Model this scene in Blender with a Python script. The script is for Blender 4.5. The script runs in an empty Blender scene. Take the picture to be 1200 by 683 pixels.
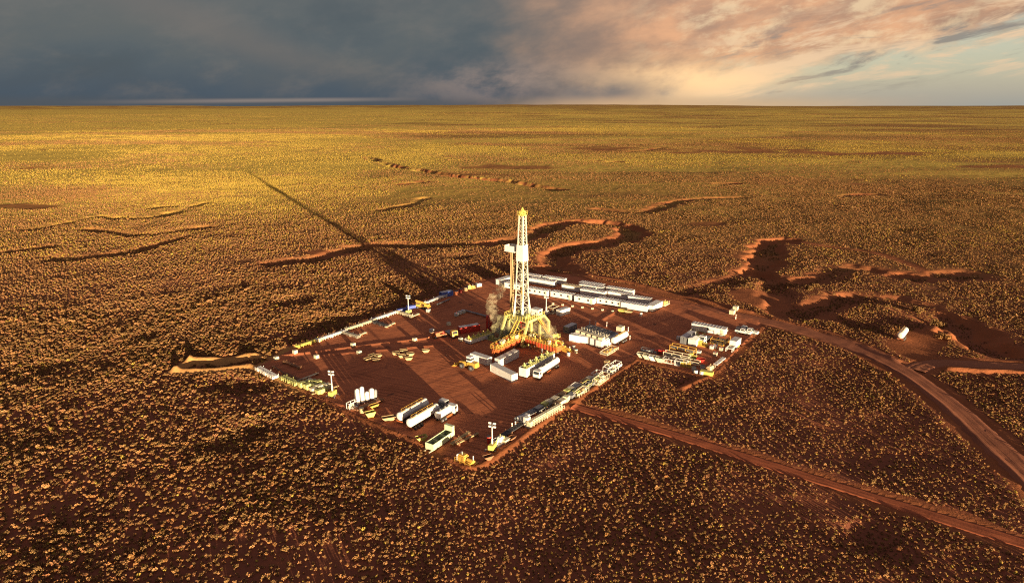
import bpy, math, random
import numpy as np
from mathutils import Vector, Matrix

random.seed(7)
rng = np.random.default_rng(11)
S = bpy.context.scene
COL = S.collection
R = math.radians

# ------------------------------------------------------------------ camera
CAM_H = 85.0
FOC = 760.0 / 1200.0 * 36.0
PITCH = math.atan((341.5 - 123.0) / 760.0)
cam_d = bpy.data.cameras.new('camera')
cam = bpy.data.objects.new('camera', cam_d)
COL.objects.link(cam)
cam.location = (0, 0, CAM_H)
cam.rotation_euler = (math.pi / 2 - PITCH, 0, 0)
cam_d.lens = FOC
cam_d.sensor_width = 36.0
cam_d.clip_start = 1.0
cam_d.clip_end = 200000.0
S.camera = cam

# ------------------------------------------------------------------ light
SUN_AZ = 151.0      # the low sun stands behind the viewer, to the right
SUN_EL = 3.7
SKY_STRENGTH = 0.1
EXPOSURE = 2.0
S.view_settings.view_transform = 'Standard'
S.view_settings.look = 'None'
S.view_settings.exposure = EXPOSURE
S.view_settings.gamma = 1.0
S.view_settings.use_curve_mapping = False

sun_d = bpy.data.lights.new('sun', 'SUN')
sun_d.energy = 5.0
sun_d.angle = R(0.5)
sun_d.color = (1.0, 0.78, 0.49)
S.cycles.filter_width = 1.15
S.cycles.use_denoising = False
sun = bpy.data.objects.new('sun', sun_d)
COL.objects.link(sun)
sv = Vector((math.sin(R(SUN_AZ)) * math.cos(R(SUN_EL)), math.cos(R(SUN_AZ)) * math.cos(R(SUN_EL)), math.sin(R(SUN_EL))))
sun.rotation_euler = (-sv).to_track_quat('-Z', 'Y').to_euler()
sun.location = sv * 400


class NT:
    """tiny helper to write node trees as expressions"""
    def __init__(self, tree):
        self.t = tree
        tree.nodes.clear()

    def n(self, typ, ins=None, **props):
        nd = self.t.nodes.new(typ)
        for k, v in props.items():
            setattr(nd, k, v)
        for k, v in (ins or {}).items():
            sock = nd.inputs[k]
            if isinstance(v, bpy.types.NodeSocket):
                self.t.links.new(v, sock)
            else:
                sock.default_value = v
        return nd

    def m(self, op, a, b=0.0, c=None, clamp=False):
        ins = {0: a, 1: b}
        if c is not None:
            ins[2] = c
        nd = self.n('ShaderNodeMath', ins, operation=op, use_clamp=clamp)
        return nd.outputs[0]

    def vm(self, op, a, b=(0, 0, 0)):
        nd = self.n('ShaderNodeVectorMath', {0: a, 1: b}, operation=op)
        return nd.outputs[0]

    def mix(self, f, a, b, blend='MIX'):
        nd = self.n('ShaderNodeMix', None, data_type='RGBA', blend_type=blend)
        for i, v in ((0, f), (6, a), (7, b)):
            if isinstance(v, bpy.types.NodeSocket):
                self.t.links.new(v, nd.inputs[i])
            elif i == 0:
                nd.inputs[0].default_value = v
            else:
                nd.inputs[i].default_value = (*v[:3], 1)
        return nd.outputs[2]

    def ss(self, x, a, b):
        """smoothstep from a to b"""
        nd = self.n('ShaderNodeMapRange', {0: x, 1: a, 2: b, 3: 0.0, 4: 1.0}, interpolation_type='SMOOTHSTEP')
        return nd.outputs[0]

    def noise(self, vec, scale, detail=4.0, rough=0.55, dist=0.0):
        nd = self.n('ShaderNodeTexNoise', {'Vector': vec, 'Scale': scale, 'Detail': detail, 'Roughness': rough, 'Distortion': dist})
        return nd.outputs[0]

    def attr(self, name):
        return self.n('ShaderNodeAttribute', None, attribute_name=name).outputs['Fac']


def build_world():
    w = bpy.data.worlds.new('World')
    S.world = w
    w.use_nodes = True
    k = NT(w.node_tree)
    tc = k.n('ShaderNodeTexCoord').outputs['Generated']
    d = k.vm('NORMALIZE', tc)
    sep = k.n('ShaderNodeSeparateXYZ', {0: d})
    x, y, z = sep.outputs
    az = k.m('ARCTAN2', x, y)                       # 0 = straight ahead, + to the right
    u = k.m('MULTIPLY', az, 1 / R(37.2))
    v = k.m('MULTIPLY', k.m('ARCSINE', z), 1 / R(8.6))
    sky = k.n('ShaderNodeTexSky', None, sky_type='NISHITA', sun_disc=False, sun_elevation=R(SUN_EL), sun_rotation=R(SUN_AZ),
              altitude=300, air_density=1.0, dust_density=1.5, ozone_density=1.0).outputs[0]
    # clouds live on a sheet overhead: stretched towards the horizon
    zz = k.m('ADD', k.m('MAXIMUM', z, 0.0), 0.13)
    cx = k.m('DIVIDE', x, zz)
    cy = k.m('DIVIDE', y, zz)
    cp = k.n('ShaderNodeCombineXYZ', {0: cx, 1: cy, 2: 0.0}).outputs[0]
    wv = k.n('ShaderNodeCombineXYZ', {0: k.m('MULTIPLY', u, 2.6), 1: k.m('SUBTRACT', k.m('MULTIPLY', v, 1.25), k.m('MULTIPLY', u, 0.7)), 2: 0.0}).outputs[0]
    n1 = k.noise(wv, 1.15, 7, 0.56, 0.1)
    n2 = k.noise(wv, 2.6, 8, 0.60, 0.15)
    n3 = k.noise(k.vm('ADD', wv, (3.7, 1.9, 0.0)), 4.2, 9, 0.62, 0.2)
    sk = k.n('ShaderNodeCombineXYZ', {0: k.m('MULTIPLY', u, 2.2), 1: k.m('SUBTRACT', k.m('MULTIPLY', v, 2.6), k.m('MULTIPLY', u, 1.8)), 2: 0.0}).outputs[0]
    n4 = k.noise(sk, 2.4, 7, 0.6, 0.4)
    # base cloud deck: blue-grey low on the left, grey higher
    low = (0.058, 0.092, 0.130)
    high = (0.112, 0.122, 0.130)
    f = k.ss(k.m('ADD', v, k.m('MULTIPLY', k.m('SUBTRACT', n1, 0.5), 1.6)), -0.05, 1.0)
    deck = k.mix(f, low, high)
    deck = k.mix(k.m('MULTIPLY', k.ss(n2, 0.45, 0.72), 0.5), deck, (0.165, 0.155, 0.152))
    deck = k.mix(k.m('MULTIPLY', k.ss(n1, 0.52, 0.30), 0.5), deck, (0.066, 0.082, 0.100))
    deck = k.mix(k.ss(v, 0.10, 0.0), deck, (0.075, 0.092, 0.112))
    # slanting lighter veil
    du = k.m('SUBTRACT', k.m('ADD', k.m('MULTIPLY', u, 0.95), k.m('MULTIPLY', v, 0.55)), -0.24)
    veil = k.m('MULTIPLY', k.ss(k.m('ABSOLUTE', du), 0.16, 0.0), k.m('MULTIPLY', k.ss(v, 0.15, 0.5), 0.45))
    deck = k.mix(veil, deck, (0.17, 0.145, 0.14))
    # warm sunlit clouds towards the right
    un = k.m('ADD', u, k.m('MULTIPLY', k.m('SUBTRACT', n1, 0.5), 0.55))
    warm_m = k.m('MULTIPLY', k.ss(un, -0.12, 0.42), k.ss(un, 1.25, 0.75))
    warm = k.mix(k.ss(n2, 0.34, 0.70), (0.47, 0.275, 0.185), (0.82, 0.43, 0.235))
    bright = k.m('MULTIPLY', k.m('MULTIPLY', k.ss(n3, 0.46, 0.66), k.ss(u, 0.15, 0.5)), 0.6)
    warm = k.mix(bright, warm, (1.0, 0.76, 0.46))
    col = k.mix(warm_m, deck, warm)
    # low pink flush by the middle
    pk = k.m('MULTIPLY', k.ss(k.m('ABSOLUTE', k.m('SUBTRACT', u, 0.0)), 0.34, 0.0), k.ss(k.m('ABSOLUTE', k.m('SUBTRACT', v, 0.22)), 0.3, 0.0))
    col = k.mix(k.m('MULTIPLY', pk, k.m('MULTIPLY', k.ss(n2, 0.35, 0.6), 0.55)), col, (0.42, 0.30, 0.25))
    # clear pale sky under the slanting edge on the right
    line = k.m('ADD', 0.24, k.m('MULTIPLY', k.m('SUBTRACT', u, 0.36), 0.60))
    under = k.m('SUBTRACT', line, k.m('ADD', v, k.m('MULTIPLY', k.m('SUBTRACT', n3, 0.5), 0.55)))
    clear_m = k.m('MULTIPLY', k.ss(under, -0.10, 0.16), k.ss(u, 0.20, 0.46))
    pale = k.mix(k.ss(v, 0.0, 0.7), (0.31, 0.345, 0.345), (0.38, 0.385, 0.365))
    pale = k.mix(0.12, pale, sky)
    col = k.mix(clear_m, col, pale)
    # slanting streaks of grey and cream along that edge
    near = k.m('MULTIPLY', k.ss(k.m('ABSOLUTE', under), 0.48, 0.08), k.ss(u, 0.30, 0.55))
    col = k.mix(k.m('MULTIPLY', near, k.m('MULTIPLY', k.ss(n4, 0.50, 0.62), 0.9)), col, (0.86, 0.60, 0.38))
    col = k.mix(k.m('MULTIPLY', near, k.m('MULTIPLY', k.ss(n4, 0.48, 0.36), 0.85)), col, (0.26, 0.235, 0.215))
    # bright gap low on the right
    gu = k.m('MULTIPLY', k.m('SUBTRACT', u, 0.375), 5.6)
    gv = k.m('MULTIPLY', k.m('SUBTRACT', v, 0.20), 5.6)
    g = k.m('POWER', 2.718, k.m('MULTIPLY', -1.0, k.m('ADD', k.m('MULTIPLY', gu, gu), k.m('MULTIPLY', gv, gv))))
    col = k.mix(k.m('MULTIPLY', g, k.ss(n2, 0.18, 0.56)), col, (1.25, 0.80, 0.40))
    # dark bank of cloud low, right of the middle
    bu = k.m('MULTIPLY', k.m('SUBTRACT', u, 0.19), 6.5)
    bv = k.m('MULTIPLY', k.m('SUBTRACT', v, 0.13), 7.0)
    b = k.m('POWER', 2.718, k.m('MULTIPLY', -1.0, k.m('ADD', k.m('MULTIPLY', bu, bu), k.m('MULTIPLY', bv, bv))))
    col = k.mix(k.m('MULTIPLY', b, k.ss(n1, 0.25, 0.5)), col, (0.17, 0.165, 0.17))
    # warm line on the horizon right of the middle, pale bank of mist on the left one
    hz = k.m('MULTIPLY', k.ss(v, 0.11, 0.0), k.m('MULTIPLY', k.ss(u, -0.1, 0.3), k.ss(u, 1.0, 0.5)))
    col = k.mix(k.m('MULTIPLY', hz, 0.7), col, (0.70, 0.46, 0.25))
    mist = k.m('MULTIPLY', k.ss(k.m('ABSOLUTE', k.m('SUBTRACT', v, k.m('ADD', 0.035, k.m('MULTIPLY', k.m('ADD', u, 0.6), 0.05)))), 0.03, 0.0),
               k.m('MULTIPLY', k.ss(u, -0.95, -0.55), k.ss(u, -0.15, -0.45)))
    col = k.mix(k.m('MULTIPLY', mist, 0.8), col, (0.27, 0.225, 0.205))
    # the deck overhead, outside the picture, is plain dark cloud
    over = k.ss(v, 1.2, 3.2)
    col = k.mix(over, col, (0.235, 0.192, 0.212))
    gain = k.n('ShaderNodeMix', None, data_type='RGBA', blend_type='MULTIPLY')
    gain.inputs[0].default_value = 1.0
    k.t.links.new(col, gain.inputs[6])
    s = 1.0 / (SKY_STRENGTH * 2 ** EXPOSURE)
    gain.inputs[7].default_value = (s, s, s, 1)
    final = k.mix(0.02, gain.outputs[2], sky)
    bg = k.n('ShaderNodeBackground', {0: final, 1: SKY_STRENGTH})
    out = k.n('ShaderNodeOutputWorld', {0: bg.outputs[0]})
    w.cycles.sampling_method = 'MANUAL'
    w.cycles.sample_map_resolution = 512


build_world()


# ------------------------------------------------------------------ survey: where a point of the aerial picture lies on the plain
def at(px, py, z=0.0):
    dx = (px - 600.0) / 760.0
    dy = -(py - 341.5) / 760.0
    Y = math.cos(PITCH) + dy * math.sin(PITCH)
    Z = -math.sin(PITCH) + dy * math.cos(PITCH)
    t = (z - CAM_H) / Z
    return (dx * t, Y * t)


def path(*pts):
    return [at(*p) for p in pts]


# ------------------------------------------------------------------ materials
MATS = {}


def mat(name, col, rough=0.6, metal=0.0, dust=0.25, vary=0.15, scale=1.5, dustcol=(0.26, 0.12, 0.06)):
    if name in MATS:
        return MATS[name]
    m = bpy.data.materials.new(name)
    m.use_nodes = True
    k = NT(m.node_tree)
    tc = k.n('ShaderNodeTexCoord').outputs['Object']
    n = k.noise(tc, scale, 5, 0.6)
    n2 = k.noise(tc, scale * 6, 3, 0.6)
    dark = tuple(c * (1 - vary * 2) for c in col)
    c = k.mix(n2, dark, tuple(min(1, c * (1 + vary)) for c in col))
    c = k.mix(k.m('MULTIPLY', k.ss(n, 0.45, 0.75), dust), c, dustcol)
    b = k.n('ShaderNodeBsdfPrincipled', {'Base Color': c, 'Roughness': rough, 'Metallic': metal})
    k.n('ShaderNodeOutputMaterial', {0: b.outputs[0]})
    MATS[name] = m
    return m


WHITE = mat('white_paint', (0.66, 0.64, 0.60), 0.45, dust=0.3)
CREAM = mat('cream_paint', (0.55, 0.49, 0.34), 0.5)
ROOF = mat('roof_sheet', (0.50, 0.49, 0.48), 0.5, dust=0.45)
TANROOF = mat('tan_roof', (0.40, 0.32, 0.20), 0.6, dust=0.4)
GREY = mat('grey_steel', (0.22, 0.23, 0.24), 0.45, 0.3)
DARK = mat('dark_steel', (0.045, 0.045, 0.05), 0.5, 0.2)
MASTP = mat('mast_paint', (0.50, 0.50, 0.40), 0.55, dust=0.35, vary=0.25)
RUBBER = mat('tyre_rubber', (0.02, 0.02, 0.02), 0.85, dust=0.5)
YELLOW = mat('yellow_paint', (0.50, 0.29, 0.05), 0.55, dust=.4, vary=.25)
LIME = mat('lime_paint', (0.43, 0.43, 0.15), 0.55, dust=.35, vary=.25)
LEMON = mat('lemon_paint', (0.54, 0.45, 0.10), 0.55, dust=.35, vary=.25)
ORANGE = mat('orange_paint', (0.38, 0.095, 0.022), 0.6, dust=.4, vary=.25)
RED = mat('red_paint', (0.45, 0.03, 0.02), 0.45)
BLUE = mat('blue_paint', (0.03, 0.07, 0.33), 0.45)
TAN = mat('tan_canvas', (0.36, 0.25, 0.12), 0.8)
RUST = mat('rusty_steel', (0.24, 0.11, 0.05), 0.75, 0.1, vary=0.25)
PIPE = mat('pipe_steel', (0.38, 0.35, 0.28), 0.45, 0.4)
WOOD = mat('crate_wood', (0.33, 0.20, 0.09), 0.8)
GLASS = mat('dark_glass', (0.03, 0.035, 0.04), 0.12, 0.0, dust=0.08)
LAMP = mat('lamp_lens', (0.75, 0.74, 0.70), 0.2, dust=0.05)


# ------------------------------------------------------------------ mesh builder
class MB:
    def __init__(self):
        self.v = []
        self.f = []

    def quad8(self, c):
        b = len(self.v)
        self.v += [tuple(p) for p in c]
        for q in ((0, 3, 2, 1), (4, 5, 6, 7), (0, 1, 5, 4), (1, 2, 6, 5), (2, 3, 7, 6), (3, 0, 4, 7)):
            self.f.append(tuple(b + i for i in q))
        return self

    def box(self, cx, cy, z0, sx, sy, sz, rz=0.0, taper=1.0, bev=0.0):
        c = []
        ca, sa = math.cos(rz), math.sin(rz)
        for zi, k in ((z0, 1.0), (z0 + sz, taper)):
            for ax, ay in ((-1, -1), (1, -1), (1, 1), (-1, 1)):
                x, y = ax * sx / 2 * k, ay * sy / 2 * k
                c.append((cx + x * ca - y * sa, cy + x * sa + y * ca, zi))
        return self.quad8(c)

    def beam(self, p, q, w=0.2, h=None):
        h = h or w
        p, q = Vector(p), Vector(q)
        d = (q - p).normalized()
        up = Vector((0, 0, 1)) if abs(d.z) < 0.95 else Vector((0, 1, 0))
        s = d.cross(up).normalized() * (w / 2)
        t = s.cross(d).normalized() * (h / 2)
        return self.quad8([p - s - t, p + s - t, q + s - t, q - s - t, p - s + t, p + s + t, q + s + t, q - s + t])

    def cyl(self, p, q, r, n=12, r2=None, ends=True):
        r2 = r if r2 is None else r2
        p, q = Vector(p), Vector(q)
        d = (q - p).normalized()
        up = Vector((0, 0, 1)) if abs(d.z) < 0.95 else Vector((0, 1, 0))
        s = d.cross(up).normalized()
        t = s.cross(d).normalized()
        b = len(self.v)
        for c, rr in ((p, r), (q, r2)):
            for i in range(n):
                a = 2 * math.pi * i / n
                self.v.append(tuple(c + s * (rr * math.cos(a)) + t * (rr * math.sin(a))))
        for i in range(n):
            j = (i + 1) % n
            self.f.append((b + i, b + n + i, b + n + j, b + j))
        if ends:
            self.f.append(tuple(b + i for i in range(n)))
            self.f.append(tuple(b + n + i for i in reversed(range(n))))
        return self

    def capsule(self, p, q, r, n=14, cap=0.35):
        """tank barrel with dished ends"""
        p, q = Vector(p), Vector(q)
        d = (q - p).normalized()
        prof = [(-cap, 0.35), (-cap * 0.75, 0.7), (-cap * 0.3, 0.93), (0, 1.0)]
        L = (q - p).length
        rings = [(a * r, b * r) for a, b in prof] + [(L - a * r, b * r) for a, b in reversed(prof)]
        up = Vector((0, 0, 1)) if abs(d.z) < 0.95 else Vector((0, 1, 0))
        s = d.cross(up).normalized()
        t = s.cross(d).normalized()
        b = len(self.v)
        for o, rr in rings:
            for i in range(n):
                a = 2 * math.pi * i / n
                self.v.append(tuple(p + d * o + s * (rr * math.cos(a)) + t * (rr * math.sin(a))))
        for k in range(len(rings) - 1):
            for i in range(n):
                j = (i + 1) % n
                self.f.append((b + k * n + i, b + (k + 1) * n + i, b + (k + 1) * n + j, b + k * n + j))
        self.f.append(tuple(b + i for i in range(n)))
        e = b + (len(rings) - 1) * n
        self.f.append(tuple(e + i for i in reversed(range(n))))
        return self

    def prism(self, prof, y0, y1):
        """profile in x,z pulled along y"""
        b = len(self.v)
        n = len(prof)
        for y in (y0, y1):
            for x, z in prof:
                self.v.append((x, y, z))
        for i in range(n):
            j = (i + 1) % n
            self.f.append((b + i, b + j, b + n + j, b + n + i))
        self.f.append(tuple(b + i for i in reversed(range(n))))
        self.f.append(tuple(b + n + i for i in range(n)))
        return self

    def rail(self, pts, h=1.1, w=0.07, step=1.6, mid=True):
        """hand rail along a run of points"""
        for a, c in zip(pts[:-1], pts[1:]):
            a, c = Vector(a), Vector(c)
            up = Vector((0, 0, h))
            self.beam(a + up, c + up, w)
            if mid:
                self.beam(a + up * 0.5, c + up * 0.5, w)
            k = max(1, int((c - a).length / step))
            for i in range(k + 1):
                p = a.lerp(c, i / k)
                self.beam(p, p + up, w)
        return self

    def build(self, name, material, parent=None):
        me = bpy.data.meshes.new(name)
        me.from_pydata([tuple(p) for p in self.v], [], self.f)
        me.materials.append(material)
        me.update()
        o = bpy.data.objects.new(name, me)
        COL.objects.link(o)
        if parent is not None:
            o.parent = parent
        return o


def tag(o, label=None, cat=None, group=None, kind=None):
    if label:
        o['label'] = label
    if cat:
        o['category'] = cat
    if group:
        o['group'] = group
    if kind:
        o['kind'] = kind
    return o


def empty(name):
    o = bpy.data.objects.new(name, None)
    o.empty_display_size = 0.5
    COL.objects.link(o)
    return o


def copy_tree(o, parent=None):
    c = o.copy()
    COL.objects.link(c)
    c.parent = parent
    for ch in o.children:
        copy_tree(ch, c)
    return c


# ------------------------------------------------------------------ the land
def hash2(ix, iy, seed):
    h = (ix.astype(np.int64) * 374761393 + iy.astype(np.int64) * 668265263 + seed * 1274126177) & 0xFFFFFFFF
    h = ((h ^ (h >> 13)) * 1274126177) & 0xFFFFFFFF
    return ((h ^ (h >> 16)) & 0xFFFF) / 65535.0


def vnoise(x, y, seed=0):
    ix = np.floor(x)
    iy = np.floor(y)
    fx = x - ix
    fy = y - iy
    fx = fx * fx * (3 - 2 * fx)
    fy = fy * fy * (3 - 2 * fy)
    a = hash2(ix, iy, seed)
    b = hash2(ix + 1, iy, seed)
    c = hash2(ix, iy + 1, seed)
    d = hash2(ix + 1, iy + 1, seed)
    return (a * (1 - fx) + b * fx) * (1 - fy) + (c * (1 - fx) + d * fx) * fy - 0.5


def fbm(x, y, seed=0, octs=4):
    r = 0
    amp = 1.0
    for i in range(octs):
        r = r + amp * vnoise(x, y, seed + i * 17)
        x = x * 2.03
        y = y * 2.03
        amp *= 0.5
    return r


def smooth(t):
    t = np.clip(t, 0, 1)
    return t * t * (3 - 2 * t)


def dist_poly(X, Y, pts, reach):
    """distance from each point to a polyline, inf beyond reach"""
    D = np.full(X.shape, np.inf)
    for (ax, ay), (bx, by) in zip(pts[:-1], pts[1:]):
        sel = np.nonzero((X > min(ax, bx) - reach) & (X < max(ax, bx) + reach) & (Y > min(ay, by) - reach) & (Y < max(ay, by) + reach))[0]
        if not len(sel):
            continue
        x, y = X[sel], Y[sel]
        dx, dy = bx - ax, by - ay
        L2 = dx * dx + dy * dy + 1e-9
        t = np.clip(((x - ax) * dx + (y - ay) * dy) / L2, 0, 1)
        D[sel] = np.minimum(D[sel], np.hypot(x - ax - t * dx, y - ay - t * dy))
    return D


def in_poly(X, Y, pts):
    inside = np.zeros(X.shape, bool)
    n = len(pts)
    for i in range(n):
        (x1, y1), (x2, y2) = pts[i], pts[(i + 1) % n]
        if y1 == y2:
            continue
        c = ((y1 > Y) != (y2 > Y)) & (X < (x2 - x1) * (Y - y1) / (y2 - y1) + x1)
        inside ^= c
    return inside


def curve(pts, n=10):
    """Catmull-Rom through the points"""
    P = [np.array(p, float) for p in pts]
    P = [2 * P[0] - P[1]] + P + [2 * P[-1] - P[-2]]
    out = []
    for i in range(1, len(P) - 2):
        p0, p1, p2, p3 = P[i - 1:i + 3]
        for k in range(n):
            t = k / n
            out.append(0.5 * ((2 * p1) + (-p0 + p2) * t + (2 * p0 - 5 * p1 + 4 * p2 - p3) * t * t + (-p0 + 3 * p1 - 3 * p2 + p3) * t ** 3))
    out.append(P[-2])
    return [tuple(p) for p in out]


PAD = path((298, 431), (345, 407), (440, 373), (520, 345), (556, 331), (600, 322), (664, 321), (735, 337), (790, 350), (845, 361), (893, 375),
           (891, 386), (832, 443), (790, 431), (747, 421), (650, 483), (555, 549), (500, 524), (400, 478))
ROAD = curve(path((800, 358), (850, 366), (905, 378), (960, 393), (1012, 411), (1062, 436), (1112, 472), (1160, 515), (1215, 566), (1290, 640)), 14)
SIDE_ROAD = curve(path((1072, 433), (1082, 428), (1100, 425), (1135, 426), (1170, 428), (1215, 430), (1290, 434)), 10)
TRACK = curve(path((672, 476), (700, 484), (780, 506), (850, 528), (920, 550), (1010, 578), (1100, 606), (1215, 641), (1300, 668)), 10)
BACK_TRACK = curve(path((640, 321), (690, 329), (740, 339), (790, 351), (830, 361)), 8)
TRAIL = curve(path((928, 281), (965, 288), (1000, 292), (1030, 297), (1065, 309), (1090, 320)), 8)
TURN_AREA = path((1040, 404), (1058, 394), (1082, 388), (1101, 398), (1095, 408), (1086, 418), (1072, 424), (1058, 414))

# washes: centre line, half width of the bed, depth
WASHES = [
    (curve(path((662, 330), (650, 312), (648, 300), (668, 290), (700, 286), (730, 279), (738, 271), (722, 263), (690, 260), (664, 262), (640, 268), (605, 281), (560, 286), (500, 287), (440, 285))), 7.0, 2.6),
    (curve(path((440, 286), (405, 293), (372, 301), (335, 306), (318, 308))), 6.0, 2.6),
    (curve(path((208, 278), (180, 287), (150, 294), (118, 299), (90, 303), (60, 302))), 5.0, 2.2),
    (curve(path((918, 281), (903, 287), (897, 300), (892, 314), (906, 333), (918, 352), (938, 365), (965, 357), (1000, 349), (1040, 354), (1075, 364), (1112, 376), (1136, 393), (1160, 406), (1196, 422))), 7.0, 3.0),
    (curve(path((893, 316), (868, 328), (838, 336), (800, 343), (770, 345))), 6.0, 2.2),
    (curve(path((908, 333), (940, 331), (968, 324), (990, 316), (1012, 314))), 6.0, 2.4),
    (curve(path((1066, 324), (1100, 322), (1140, 322))), 7.0, 1.8),
    (curve(path((430, 185), (455, 194), (490, 200), (530, 207), (580, 212), (625, 218), (650, 222))), 8.0, 4.0),
    (curve(path((0, 271), (35, 268), (70, 262), (110, 254), (150, 255), (190, 252), (215, 244), (240, 237))), 4.5, 2.6),
    (curve(path((0, 296), (25, 293), (52, 289))), 4.5, 2.0),
    (curve(path((105, 268), (140, 271), (175, 274), (205, 270), (235, 266))), 4.5, 2.0),
    (curve(path((450, 245), (480, 238), (498, 232))), 4.5, 2.0),
    (curve(path((700, 245), (730, 248), (760, 247), (800, 235), (870, 232))), 4.5, 2.0),
]
for _q in range(18):           # small far scarps scattered over the plain
    _yy = 135 + 115 * random.random() ** 1.5
    _xx = random.uniform(0, 1200)
    _w = random.uniform(12, 45)
    _s = random.uniform(-0.06, 0.03)
    WASHES.append((curve(path((_xx, _yy), (_xx + _w * .5, _yy + _w * _s + random.uniform(-1, 1)), (_xx + _w, _yy + _w * _s * 2)), 5), random.uniform(4, 8), random.uniform(1.2, 2.4)))
HOLLOWS = [((228, 428), 4, 1.6), ((250, 427), 5, 1.8), ((272, 425.5), 5, 1.6), ((283, 512), 7, 1.7), ((268, 452), 6, 1.4), ((300, 455), 6, 1.2), ((1022, 632), 6, 1.6), ((150, 560), 4, .7),
           ((385, 378), 10, 1.2), ((345, 352), 8, 1.0), ((1010, 380), 8, 1.0), ((60, 430), 6, .8), ((170, 395), 6, .8), ((540, 300), 8, 1.2)]
# patches of bare red earth out on the plain
RED_PATCHES = [((850, 176), 95, 4), ((930, 178), 40, 3), ((1055, 180), 60, 3), ((30, 242), 70, 3), ((300, 294), 26, 6), ((392, 296), 40, 4), ((610, 196), 60, 3), ((545, 206), 60, 3),
               ((700, 175), 50, 3), ((880, 300), 45, 10), ((890, 352), 30, 10), ((830, 262), 30, 3), ((1010, 216), 60, 3), ((1150, 196), 50, 2), ((740, 320), 50, 5),
               ]
# banks of earth: line, half width, height
BERMS = [
    (path((296, 431), (345, 453), (400, 477), (455, 503), (500, 523)), 1.3, 0.75),
    (path((522, 536), (548, 549), (562, 548), (600, 522), (650, 486), (700, 453), (746, 422)), 1.3, 0.75),
    (path((747, 422), (790, 432), (822, 441)), 1.0, 0.5),
    (path((800, 455), (834, 440), (862, 412), (892, 384)), 1.3, 0.75),
    (path((206, 435), (232, 435), (262, 433), (292, 430)), 1.5, 1.3),
    (path((206, 435), (214, 428), (224, 422)), 1.2, 1.0),
    (path((224, 423), (262, 421), (300, 418)), 1.5, 1.5),
    (path((318, 419), (380, 411), (450, 402), (506, 396)), 0.55, 0.45),
    (path((380, 416), (450, 410), (509, 405)), 0.55, 0.4),
    (path((536, 397), (552, 408), (574, 423), (590, 433)), 0.5, 0.3),
    (path((692, 383), (708, 373), (724, 364)), 0.6, 0.4),
    (path((1112, 433), (1150, 436), (1200, 438), (1260, 440)), 1.6, 1.1),
    (path((1092, 390), (1104, 382), (1118, 389), (1112, 394)), 4.0, 2.0),
    (path((690, 322), (740, 332), (800, 347), (880, 366)), 1.5, 0.8),
    (path((905, 373), (960, 388), (1012, 405), (1050, 422)), 1.2, 0.8),
    (path((1012, 416), (1060, 441), (1106, 476), (1150, 518), (1200, 567)), 0.9, 0.5),
]


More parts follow.
